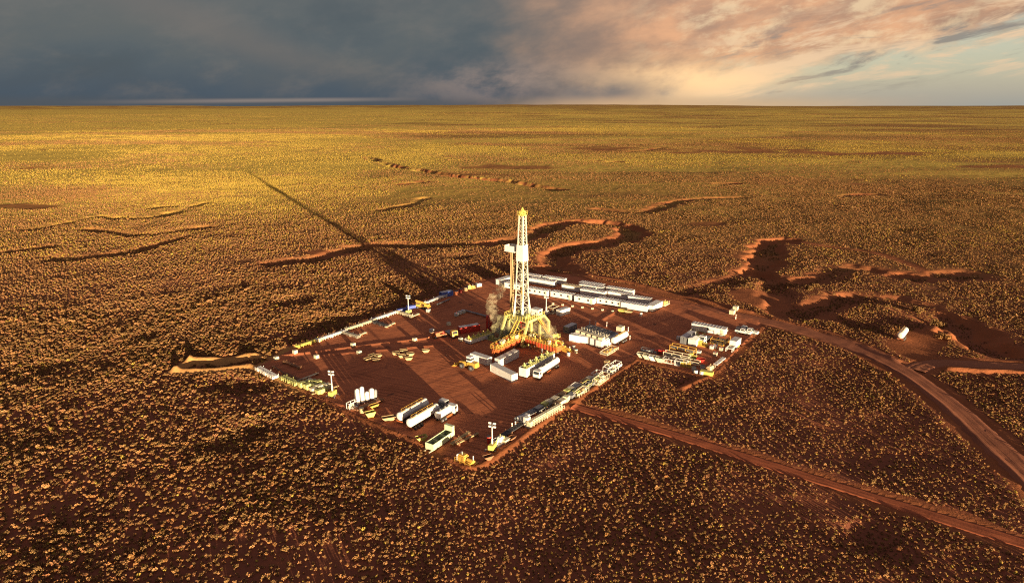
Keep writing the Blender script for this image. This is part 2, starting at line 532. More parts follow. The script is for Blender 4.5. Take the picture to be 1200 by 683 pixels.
def terrain(X, Y, detail=True):
    """height of the land and how bare its soil is"""
    r = np.hypot(X, Y)
    pad = in_poly(X, Y, PAD)
    dpad = dist_poly(X, Y, PAD + PAD[:1], 40)
    dpad[pad] = 0
    away = smooth(np.minimum(dpad, 40) / 40)
    h = fbm(X / 60, Y / 60, 3, 3) * 0.8 * away
    h += fbm(X / 260, Y / 260, 9, 3) * 4.0 * smooth((r - 350) / 500)
    h += fbm(X / 9, Y / 9, 21, 3) * 0.30 * smooth(dpad / 6)
    far = smooth((r - 1200) / 4000)
    h += fbm(X / 1500, Y / 1500, 5, 4) * 18.0 * far
    azim = np.arctan2(X, Y)
    h += smooth((r - 9000) / 20000) * 70 * np.exp(-((azim - 0.02) / 0.34) ** 2)
    h += smooth((r - 9000) / 20000) * fbm(X / 5200, Y / 5200, 41, 4) * 60
    h = np.clip(h, -110, 108)
    bare = np.zeros(X.shape)
    jag = fbm(X / 7, Y / 7, 33, 3)
    wob = fbm(X / 22, Y / 22, 35, 2)
    speck = fbm(X / 2.6, Y / 2.6, 39, 2)
    wide = fbm(X / 34, Y / 34, 37, 3)
    lowf = fbm(X / 120, Y / 120, 38, 3)
    for line, w, d in WASHES:
        D = dist_poly(X, Y, line, w * 3 + 14)
        s = np.nonzero(np.isfinite(D))[0]
        if not len(s):
            continue
        D = D[s] + jag[s] * 5.5 + wob[s] * 6.0
        cut = smooth((w + 4.5 - D) / 8.0)
        keep = smooth(dpad[s] / 8)
        h[s] -= 0.95 * d * cut * keep * np.clip(0.85 + wide[s] * 1.1, 0.35, 1.2)
        b = smooth((w + 7.0 - D + speck[s] * 5) / 4.0) * smooth((D - w + 5.0 + speck[s] * 5) / 4.0) * np.clip(0.85 + wide[s] * 1.1, 0.3, 1)
        bare[s] = np.maximum(bare[s], np.where((X[s] < -45) & (Y[s] < 650), b * .4, b))
    for c, w, d in HOLLOWS:
        cx, cy = at(*c)
        D = np.hypot((X - cx), (Y - cy)) + jag * 4
        h -= 0.6 * d * smooth((w + 3 - D) / 7)
    for (cx, cy), rx, ry in RED_PATCHES:
        xa, ya = at(cx, cy)
        yb = at(cx, cy - ry)[1] - ya
        D = np.hypot((X - xa) / (rx * ya / 760), (Y - ya) / yb) + wide * 1.1 + lowf * .8
        bare = np.maximum(bare, (0.7 if cy > 250 else 0.85) * smooth((1.1 - D) / 0.8))
    rd = dist_poly(X, Y, ROAD, 24)
    sd = dist_poly(X, Y, SIDE_ROAD, 24)
    td = dist_poly(X, Y, TRACK, 24)
    bd = dist_poly(X, Y, BACK_TRACK, 24)
    td2 = dist_poly(X, Y, TRAIL, 24)
    rdz = np.minimum(np.minimum(rd, sd + 1.0), np.minimum(td + 2.0, bd + 1.5))
    flat = smooth((rdz - 5.5) / 12)
    h *= np.where(np.isfinite(flat), flat, 1)
    ta = in_poly(X, Y, TURN_AREA)
    tad = dist_poly(X, Y, TURN_AREA + TURN_AREA[:1], 20)
    tad[ta] = 0
    k = smooth(np.minimum(tad, 14) / 14)
    h = h * k + 0.0
    for line, w, e in BERMS:
        D = dist_poly(X, Y, line, w + 4)
        s = np.nonzero(np.isfinite(D))[0]
        if not len(s):
            continue
        D = D[s] + jag[s] * min(1.4, w * 0.9)
        up = smooth((w + 0.5 - D) / (w + 0.3))
        h[s] = h[s] * (1 - up) + (h[s] * up) + e * up * (0.9 + wob[s] * 0.7 + jag[s] * 0.5)
        bare[s] = np.maximum(bare[s], smooth((w + 1.6 - D) / 1.5))
    for D, w in ((rd, 5.5), (sd, 4.2), (td, 2.8), (bd, 4.5), (td2, 2.0), (tad, 1.0)):
        bare = np.maximum(bare, np.where(np.isfinite(D), smooth((w + 2.2 + jag * 2.5 - D) / 2.4), 0))
    bare = np.maximum(bare, np.where(np.isfinite(dpad), smooth((2.5 + jag * 2.5 - dpad) / 2.5), 0))
    return h, bare, pad, (rd, sd, td)


def axis(fine0, fine1, step, growth, end0, end1, kstep):
    a = list(np.arange(fine0, fine1 + step * 0.5, step))
    def run(start, sign, end):
        out = []
        p, st = start, step
        while sign * (end - p) > 0:
            g = growth if abs(p - start) < 1500 else 0.045
            st = step + abs(p - start) * g if abs(p - start) < 1500 else st * (1 + kstep)
            p = p + sign * st
            out.append(p)
        return out
    lo = run(fine0, -1, end0)[::-1]
    hi = run(fine1, 1, end1)
    return np.array(lo + a + hi)


def grid_object(name, xs, ys, z, attrs, material):
    nx, ny = len(xs), len(ys)
    X, Y = np.meshgrid(xs, ys)
    co = np.empty((nx * ny, 3), np.float32)
    co[:, 0] = X.ravel()
    co[:, 1] = Y.ravel()
    co[:, 2] = z
    i = np.arange(nx * ny).reshape(ny, nx)
    q = np.stack([i[:-1, :-1], i[:-1, 1:], i[1:, 1:], i[1:, :-1]], -1).reshape(-1, 4)
    me = bpy.data.meshes.new(name)
    me.vertices.add(len(co))
    me.vertices.foreach_set('co', co.ravel())
    me.loops.add(q.size)
    me.loops.foreach_set('vertex_index', q.ravel().astype(np.int32))
    me.polygons.add(len(q))
    me.polygons.foreach_set('loop_start', np.arange(0, q.size, 4, dtype=np.int32))
    me.polygons.foreach_set('use_smooth', np.ones(len(q), bool))
    me.update(calc_edges=True)
    for an, av in attrs.items():
        a = me.attributes.new(an, 'FLOAT', 'POINT')
        a.data.foreach_set('value', np.asarray(av, np.float32))
    me.materials.append(material)
    o = bpy.data.objects.new(name, me)
    COL.objects.link(o)
    return o


def ground_material():
    m = bpy.data.materials.new('scrub_soil')
    m.use_nodes = True
    k = NT(m.node_tree)
    pos = k.n('ShaderNodeNewGeometry').outputs['Position']
    flat = k.vm('MULTIPLY', pos, (1, 1, 0))
    n_f = k.noise(flat, 0.9, 5, 0.6)
    n_m = k.noise(flat, 0.06, 5, 0.6)
    n_l = k.noise(flat, 0.0045, 5, 0.6, 0.4)
    wide = k.vm('MULTIPLY', flat, (0.35, 1.0, 0))
    n_w = k.noise(wide, 0.0028, 6, 0.62, 0.5)
    bare = k.attr('bare')
    dist = k.attr('range')
    soil = k.mix(n_f, (0.145, 0.050, 0.029), (0.26, 0.092, 0.049))
    soil = k.mix(k.ss(n_m, 0.50, 0.72), soil, (0.26, 0.086, 0.040))
    clay = k.mix(n_f, (0.20, 0.068, 0.028), (0.29, 0.100, 0.040))
    clay = k.mix(k.ss(n_m, 0.45, 0.7), clay, (0.30, 0.105, 0.045))
    # plains further out: dry yellow grass between red earth and dark brush
    straw = k.mix(n_f, (0.40, 0.275, 0.052), (0.60, 0.425, 0.09))
    brush = k.mix(n_f, (0.17, 0.085, 0.028), (0.32, 0.175, 0.050))
    left = k.attr('grassy')
    g = k.ss(k.m('ADD', n_w, k.m('MULTIPLY', left, 0.30)), 0.50, 0.70)
    plain = k.mix(g, brush, straw)
    plain = k.mix(k.m('MULTIPLY', k.ss(n_l, 0.58, 0.70), 0.8), plain, (0.30, 0.125, 0.045))
    c = k.mix(k.ss(dist, 230.0, 620.0), soil, plain)
    sand = k.mix(n_f, (0.30, 0.150, 0.052), (0.42, 0.215, 0.078))
    clay = k.mix(k.attr('sandy'), clay, sand)
    c = k.mix(bare, c, clay)
    b1 = k.n('ShaderNodeBump', {'Strength': 0.55, 'Distance': 0.25, 'Height': k.noise(flat, 1.3, 4, 0.6)})
    tall = k.m('MULTIPLY', k.ss(dist, 500.0, 1600.0), 0.6)
    b2 = k.n('ShaderNodeBump', {'Strength': tall, 'Distance': 1.3, 'Height': k.noise(flat, 0.28, 3, 0.6), 'Normal': b1.outputs[0]})
    p = k.n('ShaderNodeBsdfPrincipled', {'Base Color': c, 'Roughness': 0.95, 'Normal': b2.outputs[0]})
    p.inputs['Specular IOR Level'].default_value = 0.05
    k.n('ShaderNodeOutputMaterial', {0: p.outputs[0]})
    return m


def build_ground():
    xs = axis(-230, 250, 1.0, 0.010, -37500, 37500, 0.05)
    ys = axis(92, 480, 1.0, 0.008, -4500, 40000, 0.045)
    X, Y = np.meshgrid(xs, ys)
    X, Y = X.ravel(), Y.ravel()
    h, bare, pad, (rd, sd, td) = terrain(X, Y)
    # the made surfaces lie on top, so the land under them is scraped a little lower
    under = pad | (rd < 4.4) | (sd < 3.2) | (td < 2.0)
    h = h - np.where(under, 0.35, 0.0)
    r = np.hypot(X, Y)
    azim = np.degrees(np.arctan2(X, Y))
    grassy = smooth((r - 420) / 500) * (0.45 + 0.55 * smooth((8 - azim) / 34)) * (1 - 0.75 * smooth((r - 9000) / 12000))
    o = grid_object('ground', xs, ys, h.astype(np.float32), {'bare': bare, 'range': np.minimum(r, 1e5), 'grassy': grassy, 'sandy': smooth((48 - np.hypot(X - at(252, 427)[0], Y - at(252, 427)[1])) / 12)}, ground_material())
    tag(o, 'red scrubland plain reaching to the horizon', 'ground', kind='structure')
    return o


def dirt_material(name, a, b, c, across, bump=0.5, rut=0.0):
    m = bpy.data.materials.new(name)
    m.use_nodes = True
    k = NT(m.node_tree)
    pos = k.n('ShaderNodeNewGeometry').outputs['Position']
    flat = k.vm('MULTIPLY', pos, (1, 1, 0))
    if across is None:
        uv = k.n('ShaderNodeUVMap').outputs[0]
        st = k.vm('MULTIPLY', uv, (1.0, 0.03, 0))
    else:
        mp = k.n('ShaderNodeMapping', {'Vector': flat, 'Rotation': (0, 0, R(across)), 'Scale': (1, 1, 1)}).outputs[0]
        st = k.vm('MULTIPLY', mp, (0.035, 0.8, 0))
    s1 = k.noise(st, 1.2 if across is None else 0.55, 4, 0.65, 0.3)
    n1 = k.noise(flat, 0.045, 5, 0.6, 0.5)
    n2 = k.noise(flat, 1.6, 4, 0.65)
    col = k.mix(n2, a, b)
    col = k.mix(k.m('MULTIPLY', k.ss(s1, 0.5, 0.68), 0.75), col, c)
    col = k.mix(k.m('MULTIPLY', k.ss(n1, 0.52, 0.75), 0.6), col, tuple(x * 0.62 for x in a))
    if across is not None:
        # tyre marks swinging across the yard, and oily spills
        mp2 = k.n('ShaderNodeMapping', {'Vector': flat, 'Rotation': (0, 0, R(across + 62)), 'Scale': (1, 1, 1)}).outputs[0]
        s2 = k.noise(k.vm('MULTIPLY', mp2, (0.03, 1.1, 0)), 0.5, 5, 0.7, 1.2)
        wv = k.n('ShaderNodeTexWave', {'Vector': k.vm('MULTIPLY', mp2, (1, 1, 0)), 'Scale': 0.16, 'Distortion': 9.0, 'Detail': 2.0, 'Detail Scale': 0.35}, bands_direction='Y').outputs['Fac']
        marks = k.m('MULTIPLY', k.ss(wv, 0.86, 0.97), k.ss(n1, 0.40, 0.6))
        col = k.mix(k.m('MULTIPLY', k.ss(s2, 0.50, 0.62), 0.75), col, b)
        col = k.mix(k.m('MULTIPLY', marks, 0.85), col, tuple(x * 0.6 for x in a))
        spill = k.noise(flat, 0.11, 3, 0.5, 0.8)
        col = k.mix(k.m('MULTIPLY', k.ss(spill, 0.66, 0.72), 0.7), col, (0.10, 0.045, 0.03))
        s1 = k.m('SUBTRACT', k.m('ADD', s1, k.m('MULTIPLY', s2, 0.6)), k.m('MULTIPLY', marks, 0.5))
    hgt = k.m('ADD', k.m('MULTIPLY', n2, 0.35), k.m('MULTIPLY', s1, 1.0 + rut))
    bp = k.n('ShaderNodeBump', {'Strength': bump, 'Distance': 0.12, 'Height': hgt})
    p = k.n('ShaderNodeBsdfPrincipled', {'Base Color': col, 'Roughness': 0.92, 'Normal': bp.outputs[0]})
    p.inputs['Specular IOR Level'].default_value = 0.08
    k.n('ShaderNodeOutputMaterial', {0: p.outputs[0]})
    return m


def strip(name, line, half, lift, material, ncross=9, rut=0.09):
    """a road laid along a line, following the land"""
    # resample about every metre
    pts = [np.array(line[0])]
    for a, b in zip(line[:-1], line[1:]):
        a, b = np.array(a), np.array(b)
        n = max(1, int(np.linalg.norm(b - a) / 1.5))
        for i in range(1, n + 1):
            pts.append(a + (b - a) * i / n)
    P = np.array(pts)
    T = np.gradient(P, axis=0)
    T /= np.linalg.norm(T, axis=1)[:, None] + 1e-9
    N = np.stack([-T[:, 1], T[:, 0]], 1)
    s = np.concatenate([[0], np.cumsum(np.linalg.norm(np.diff(P, axis=0), axis=1))])
    us = np.linspace(-1, 1, ncross)
    edge = 1 + 0.28 * fbm(s / 7, s * 0 + half, 3, 3)
    V = np.stack([P + N * (u * half * edge)[:, None] for u in us], 1)      # rows x cross x 2
    X, Y = V[..., 0].ravel(), V[..., 1].ravel()
    h = terrain(X, Y)[0].reshape(len(P), ncross)
    ruts = rut * np.cos(us * math.pi * 3.0) * (1 - np.abs(us))
    h = h + lift + ruts[None, :] + 0.10 * fbm(X / 2.0, Y / 2.0, 77, 3).reshape(h.shape)
    h[:, 0] -= 0.45
    h[:, -1] -= 0.45
    co = np.concatenate([V, h[..., None]], -1).reshape(-1, 3)
    i = np.arange(len(co)).reshape(len(P), ncross)
    q = np.stack([i[:-1, :-1], i[1:, :-1], i[1:, 1:], i[:-1, 1:]], -1).reshape(-1, 4)[:, ::-1]
    me = bpy.data.meshes.new(name)
    me.from_pydata(co.tolist(), [], q.tolist())
    uvl = me.uv_layers.new(name='UVMap')
    uu = np.broadcast_to((us * half)[None, :], h.shape).ravel()
    vv = np.broadcast_to(s[:, None], h.shape).ravel()
    li = np.empty(len(me.loops), np.int32)
    me.loops.foreach_get('vertex_index', li)
    uvl.data.foreach_set('uv', np.stack([uu[li], vv[li]], 1).astype(np.float32).ravel())
    me.polygons.foreach_set('use_smooth', np.ones(len(me.polygons), bool))
    me.materials.append(material)
    me.update()
    o = bpy.data.objects.new(name, me)
    COL.objects.link(o)
    return o


def build_pad():
    """levelled yard of packed red earth: a fine sheet cut to the outline"""
    px = [p[0] for p in PAD]
    py = [p[1] for p in PAD]
    step = 0.7
    xs = np.arange(min(px) - 1, max(px) + 1, step)
    ys = np.arange(min(py) - 1, max(py) + 1, step)
    X, Y = np.meshgrid(xs, ys)
    nx, ny = len(xs), len(ys)
    Xf, Yf = X.ravel(), Y.ravel()
    h, bare, pad, _ = terrain(Xf, Yf)
    dpad = dist_poly(Xf, Yf, PAD + PAD[:1], 6)
    near = pad | (dpad < 0.6)
    z = h + 0.02 + 0.05 * fbm(Xf / 5, Yf / 5, 61, 3) + 0.035 * fbm(Xf / 1.7, Yf / 1.7, 62, 2)
    z = np.where(pad & (dpad > 0.8), z, h - 0.2)
    i = np.arange(nx * ny).reshape(ny, nx)
    q = np.stack([i[:-1, :-1], i[:-1, 1:], i[1:, 1:], i[1:, :-1]], -1).reshape(-1, 4)
    q = q[near[q].all(1)]
    used = np.unique(q)
    remap = np.full(nx * ny, -1)
    remap[used] = np.arange(len(used))
    co = np.stack([Xf[used], Yf[used], z[used]], 1)
    me = bpy.data.meshes.new('drill_pad')
    me.from_pydata(co.tolist(), [], remap[q].tolist())
    me.polygons.foreach_set('use_smooth', np.ones(len(me.polygons), bool))
    me.materials.append(dirt_material('packed_red_earth', (0.33, 0.106, 0.049), (0.46, 0.156, 0.070), (0.21, 0.073, 0.041), -40, 0.45))
    o = bpy.data.objects.new('drill_pad', me)
    COL.objects.link(o)
    tag(o, 'levelled yard of packed red earth round the drilling rig', 'yard', kind='structure')


build_ground()
build_pad()
tag(strip('access_road', ROAD, 4.5, 0.03, dirt_material('road_dirt', (0.21, 0.078, 0.042), (0.30, 0.112, 0.060), (0.16, 0.060, 0.035), None, 0.6, 0.1)),
    'wide graded dirt road curving off to the right', 'road', kind='structure')
tag(strip('side_road', SIDE_ROAD, 3.6, 0.05, dirt_material('side_road_dirt', (0.25, 0.095, 0.05), (0.34, 0.135, 0.07), (0.2, 0.08, 0.045), None, 0.6)),
    'narrow dirt road branching off the access road', 'road', kind='structure')
tag(strip('dirt_track', TRACK, 2.2, 0.04, dirt_material('track_dirt', (0.25, 0.072, 0.034), (0.35, 0.104, 0.047), (0.19, 0.058, 0.030), None, 0.6, 0.0), 13, 0.025),
    'narrow ploughed red track leading away from the yard edge', 'track', kind='structure')


def ground_z(x, y):
    return float(terrain(np.array([x]), np.array([y]))[0][0])


# ------------------------------------------------------------------ scrub
def leafy(n, r, h, size, seed, upright=0.35):
    """a bush: many small leaf blades filling a low dome, on a few twigs"""
    rg = np.random.default_rng(seed)
    mb = MB()
    lobes = [(rg.uniform(-.45, .45) * r, rg.uniform(-.45, .45) * r, rg.uniform(.35, .75) * h, rg.uniform(.4, .65)) for _ in range(5)]
    for i in range(n):
        lx, ly, lz, lr = lobes[i % 5]
        d = rg.normal(size=3)
        d /= np.linalg.norm(d)
        rad = lr * (0.55 + 0.45 * rg.random())
        p = np.array([lx + d[0] * rad * r, ly + d[1] * rad * r, max(0.03, lz + d[2] * rad * h * 0.8)])
        a = rg.normal(size=3)
        a[2] += upright
        a /= np.linalg.norm(a)
        b = np.cross(a, rg.normal(size=3))
        b /= np.linalg.norm(b)
        s = size * rg.uniform(0.6, 1.3)
        k = len(mb.v)
        mb.v += [tuple(p - a * s - b * s * .45), tuple(p - a * s * .2 + b * s * .7), tuple(p + a * s), tuple(p + a * s * .1 - b * s * .8)]
        mb.f.append((k, k + 1, k + 2, k + 3))
    for lx, ly, lz, lr in lobes:
        mb.cyl((lx * .2, ly * .2, -0.15), (lx, ly, lz), 0.03, 4, 0.012, False)
    return mb


def leaf_mat(name, a, b, c):
    m = bpy.data.materials.new(name)
    m.use_nodes = True
    k = NT(m.node_tree)
    oi = k.n('ShaderNodeObjectInfo').outputs['Random']
    pos = k.n('ShaderNodeNewGeometry').outputs['Position']
    n = k.noise(pos, 2.6, 3, 0.6)
    n2 = k.noise(pos, 0.035, 4, 0.6)
    col = k.mix(n, a, b)
    col = k.mix(k.m('MULTIPLY', k.ss(oi, 0.45, 1.0), 0.7), col, c)
    col = k.mix(k.m('MULTIPLY', k.ss(n2, 0.45, 0.7), 0.6), col, b)
    p = k.n('ShaderNodeBsdfPrincipled', {'Base Color': col, 'Roughness': 0.9})
    p.inputs['Specular IOR Level'].default_value = 0.1
    k.n('ShaderNodeOutputMaterial', {0: p.outputs[0]})
    return m


LEAF_TAN = leaf_mat('dry_straw_leaf', (0.16, 0.078, 0.031), (0.37, 0.195, 0.082), (0.34, 0.150, 0.050))
LEAF_OLIVE = leaf_mat('olive_leaf', (0.095, 0.052, 0.020), (0.22, 0.123, 0.046), (0.27, 0.122, 0.039))
LEAF_GREY = leaf_mat('red_brush_leaf', (0.13, 0.054, 0.026), (0.29, 0.140, 0.062), (0.23, 0.085, 0.034))
LEAF_STRAW = leaf_mat('yellow_grass_leaf', (0.26, 0.172, 0.030), (0.45, 0.305, 0.064), (0.39, 0.270, 0.052))

SHRUB_PROTO = []
for _i, (_m, _n, _h) in enumerate(((LEAF_TAN, 70, .55), (LEAF_OLIVE, 80, .7), (LEAF_GREY, 60, .5), (LEAF_TAN, 55, .42), (LEAF_STRAW, 60, .45))):
    _me = leafy(_n, 0.55, _h, 0.13, 100 + _i)
    _mesh = bpy.data.meshes.new('shrub')
    _mesh.from_pydata(_me.v, [], _me.f)
    _mesh.materials.append(_m)
    SHRUB_PROTO.append(_mesh)


def scatter():
    """positions of the scrub: x, y, size, kind"""
    out = []
    # (near, far, spacing, size, chance)
    for r0, r1, sp, sz in ((92, 330, .79, .59), (330, 850, 1.28, .74), (850, 2500, 3.3, 1.3), (2500, 7500, 12.0, 2.3)):
        A = R(44)
        xm = math.sin(A) * r1
        gx = np.arange(-xm, xm, sp)
        gy = np.arange(r0 * 0.6, r1 * 1.13, sp)
        X, Y = np.meshgrid(gx, gy)
        X, Y = X.ravel(), Y.ravel()
        X = X + (rng.random(X.size) - .5) * sp * 1.5
        Y = Y + (rng.random(X.size) - .5) * sp * 1.5
        r = np.hypot(X, Y) + (rng.random(X.size) - .5) * 0.25 * np.hypot(X, Y) * (np.hypot(X, Y) > 150)
        ok = (r > r0) & (r < r1) & (np.abs(np.arctan2(X, Y)) < A)
        X, Y = X[ok], Y[ok]
        h, bare, pad, _ = terrain(X, Y)
        patch = fbm(X / 18, Y / 18, 51, 4)
        keep = (rng.random(X.size) < np.clip(0.82 + patch * 0.9, 0.25, 1.0)) & (bare < 0.25 + 0.35 * rng.random(X.size)) & ~pad
        gap = fbm(X / 420 + 7, Y / 230, 83, 5)
        keep &= (rng.random(X.size) < np.clip(0.85 - gap * 2.4, 0.10, 1.0)) | (np.hypot(X, Y) < 420 + 200 * rng.random(X.size))
        X, Y, h, patch = X[keep], Y[keep], h[keep], patch[keep]
        s = sz * np.exp(rng.normal(0, 0.2, X.size)) * (1 + patch * 0.25) * np.where(rng.random(X.size) < .02, 1.6, 1)
        az = np.degrees(np.arctan2(X, Y))
        s = s * (1 + 0.45 * smooth((-2 - az) / 25) * (np.hypot(X, Y) < 330))
        rr = np.hypot(X, Y)
        lay = fbm(X / 260 + Y / 900, Y / 190, 71, 5)
        straw = np.clip(smooth((rr - 300) / 600) * (0.22 + 0.42 * smooth((6 - az) / 30) + lay * 2.6) + patch * 0.3, 0.03, 0.95)
        kind = np.where(rng.random(X.size) < straw, 4, rng.integers(0, 4, X.size))
        flat = np.full(X.size, 1.0 if r1 < 900 else (.65 if r1 < 3000 else .33))
        out.append(np.stack([X, Y, h, s, kind, flat], 1))
    return np.concatenate(out)


def in_frame(P):
    x, y, z = P[:, 0], P[:, 1], P[:, 2] - CAM_H
    d = y * math.cos(PITCH) - z * math.sin(PITCH)
    u = y * math.sin(PITCH) + z * math.cos(PITCH)
    return (np.abs(x / d * 760) < 597) & (np.abs(u / d * 760) < 339)


def build_scrub():
    P = scatter()
    D = np.sqrt(P[:, 0] ** 2 + P[:, 1] ** 2 + (P[:, 2] - CAM_H) ** 2)
    seen = in_frame(P)
    big = np.where(seen, P[:, 3] / D, 0)
    order = np.argsort(-big)[:300]
    rest = np.ones(len(P), bool)
    rest[order] = False
    first = {}
    words = ['dry straw coloured shrub', 'olive brown shrub', 'reddish brown brush', 'small tan tuft of brush', 'pale yellow clump of dry grass']
    for i in order:
        x, y, z, s, kd, _ = P[i]
        kd = int(kd)
        o = bpy.data.objects.new('shrub', SHRUB_PROTO[kd])
        COL.objects.link(o)
        o.location = (x, y, z)
        o.scale = (s, s, s * random.uniform(.85, 1.15))
        o.rotation_euler = (0, 0, random.uniform(0, 6.28))
        tag(o, words[kd] + ' among the large clumps of the nearest scrub', 'shrub', words[kd].replace('shrub', 'shrubs') + ' of the nearest scrub')
        first.setdefault(kd, o)
    for kd in range(5):
        if kd not in first:
            raise RuntimeError('no proto %d' % kd)
    Q = P[rest]
    me = bpy.data.meshes.new('scrub')
    me.vertices.add(len(Q))
    me.vertices.foreach_set('co', Q[:, :3].astype(np.float32).ravel())
    for an, tp, v in (('turn', 'FLOAT', rng.random(len(Q)) * 6.28), ('kind_no', 'INT', Q[:, 4])):
        a = me.attributes.new(an, tp, 'POINT')
        a.data.foreach_set('value', v.astype(np.int32 if tp == 'INT' else np.float32))
    a = me.attributes.new('size', 'FLOAT_VECTOR', 'POINT')
    a.data.foreach_set('vector', np.stack([Q[:, 3], Q[:, 3], Q[:, 3] * Q[:, 5]], 1).astype(np.float32).ravel())
    o = bpy.data.objects.new('scrub', me)
    COL.objects.link(o)
    tag(o, 'low dry scrub covering the plain around the yard', 'scrub', kind='stuff')
    ng = bpy.data.node_groups.new('scrub_scatter', 'GeometryNodeTree')
    ng.interface.new_socket('Geometry', in_out='INPUT', socket_type='NodeSocketGeometry')
    ng.interface.new_socket('Geometry', in_out='OUTPUT', socket_type='NodeSocketGeometry')
    N = ng.nodes
    gi = N.new('NodeGroupInput')
    go = N.new('NodeGroupOutput')
    jn = N.new('GeometryNodeJoinGeometry')
    for kd in reversed(range(5)):
        oi = N.new('GeometryNodeObjectInfo')
        oi.inputs['Object'].default_value = first[kd]
        oi.inputs['As Instance'].default_value = True
        oi.transform_space = 'ORIGINAL'
        ng.links.new(oi.outputs['Geometry'], jn.inputs[0])
    ip = N.new('GeometryNodeInstanceOnPoints')
    ng.links.new(gi.outputs[0], ip.inputs['Points'])
    ng.links.new(jn.outputs[0], ip.inputs['Instance'])
    ip.inputs['Pick Instance'].default_value = True

    def named(n, t):
        a = N.new('GeometryNodeInputNamedAttribute')
        a.data_type = t
        a.inputs['Name'].default_value = n
        return a.outputs[0]
    ng.links.new(named('kind_no', 'INT'), ip.inputs['Instance Index'])
    cx = N.new('ShaderNodeCombineXYZ')
    ng.links.new(named('turn', 'FLOAT'), cx.inputs[2])
    ng.links.new(cx.outputs[0], ip.inputs['Rotation'])
    ng.links.new(named('size', 'FLOAT_VECTOR'), ip.inputs['Scale'])
    ng.links.new(ip.outputs[0], go.inputs[0])
    md = o.modifiers.new('scatter', 'NODES')
    md.node_group = ng
    return len(Q)


print('scrub clumps', build_scrub())


# ------------------------------------------------------------------ placing things on the land
PROTO = {}


def put(o, px, py, az, dz=0.0):
    x, y = at(px, py)
    o.location = (x, y, ground_z(x, y) + dz)
    o.rotation_euler = (0, 0, R(90 - az))
    return o


def add(builder, px, py, az, label, cat, group=None, args=(), dz=0.0, scale=None):
    key = (builder.__name__,) + tuple(args)
    if key not in PROTO:
        o = builder(*args)
        PROTO[key] = o
    else:
        o = copy_tree(PROTO[key])
        if 'group' in o.keys():
            del o['group']
    tag(o, label, cat, group)
    put(o, px, py, az, dz)
    if scale:
        o.scale = scale
    return o


A_AZ, B_AZ = 38.0, 128.0     # the two directions of the yard


def M(name):
    return {'white': WHITE, 'cream': CREAM, 'grey': GREY, 'dark': DARK, 'yellow': YELLOW, 'lime': LIME, 'lemon': LEMON, 'orange': ORANGE,
            'red': RED, 'blue': BLUE, 'tan': TAN, 'rust': RUST, 'pipe': PIPE, 'wood': WOOD, 'roof': ROOF, 'tanroof': TANROOF}[name]


def corrugated(L, W, z0, H, pitch=0.3, d=0.05):
    mb = MB()
    out = []
    def side(p, q, nrm):
        n = max(2, int(math.dist(p, q) / pitch))
        for i in range(n):
            for t, off in ((0.0, 0), (0.25, 1), (0.5, 1), (0.75, 0)):
                f = (i + t) / n
                out.append((p[0] + (q[0] - p[0]) * f - nrm[0] * d * off, p[1] + (q[1] - p[1]) * f - nrm[1] * d * off))
    a, b = L / 2, W / 2
    side((-a, -b), (a, -b), (0, -1))
    side((a, -b), (a, b), (1, 0))
    side((a, b), (-a, b), (0, 1))
    side((-a, b), (-a, -b), (-1, 0))
    n = len(out)
    for z in (z0, z0 + H):
        mb.v += [(x, y, z) for x, y in out]
    for i in range(n):
        j = (i + 1) % n
        mb.f.append((i, j, n + j, n + i))
    mb.f.append(tuple(range(n, 2 * n)))
    mb.f.append(tuple(reversed(range(n))))
    return mb


def wheels(parent, spots, r, w):
    for x, y in spots:
        t = MB().cyl((x, y - w / 2, r), (x, y + w / 2, r), r, 14).build('wheel', RUBBER, parent)
        MB().cyl((x, y - w / 2 - 0.02, r), (x, y + w / 2 + 0.02, r), r * .5, 10).build('rim', GREY, t)


def shipping_container(L, H, c):
    t = empty('shipping_container')
    W = 2.44
    corrugated(L - .1, W - .1, .16, H - .2).build('body', M(c), t)
    f = MB()
    for sx in (-1, 1):
        for sy in (-1, 1):
            f.box(sx * (L / 2 - .08), sy * (W / 2 - .08), 0, .16, .16, H)
        f.box(sx * (L / 2 - .08), 0, H - .14, .15, W - .33, .14)
        f.box(sx * (L / 2 - .08), 0, .02, .15, W - .33, .16)
    for sy in (-1, 1):
        f.box(0, sy * (W / 2 - .06), H - .12, L - .33, .12, .12)
        f.box(0, sy * (W / 2 - .06), .02, L - .33, .12, .15)
    f.build('frame', M(c), t)
    MB().box(0, 0, H - .05, L - .3, W - .24, .06).build('roof', ROOF, t)
    for sy in (-1, 1):
        d = MB().box(-L / 2 - .02, sy * W / 4, .2, .05, W / 2 - .2, H - .4).build('door', M(c), t)
        MB().cyl((-L / 2 - .07, sy * .35, .2), (-L / 2 - .07, sy * .35, H - .25), .03, 6).build('lock_bar', GREY, d)
    return t


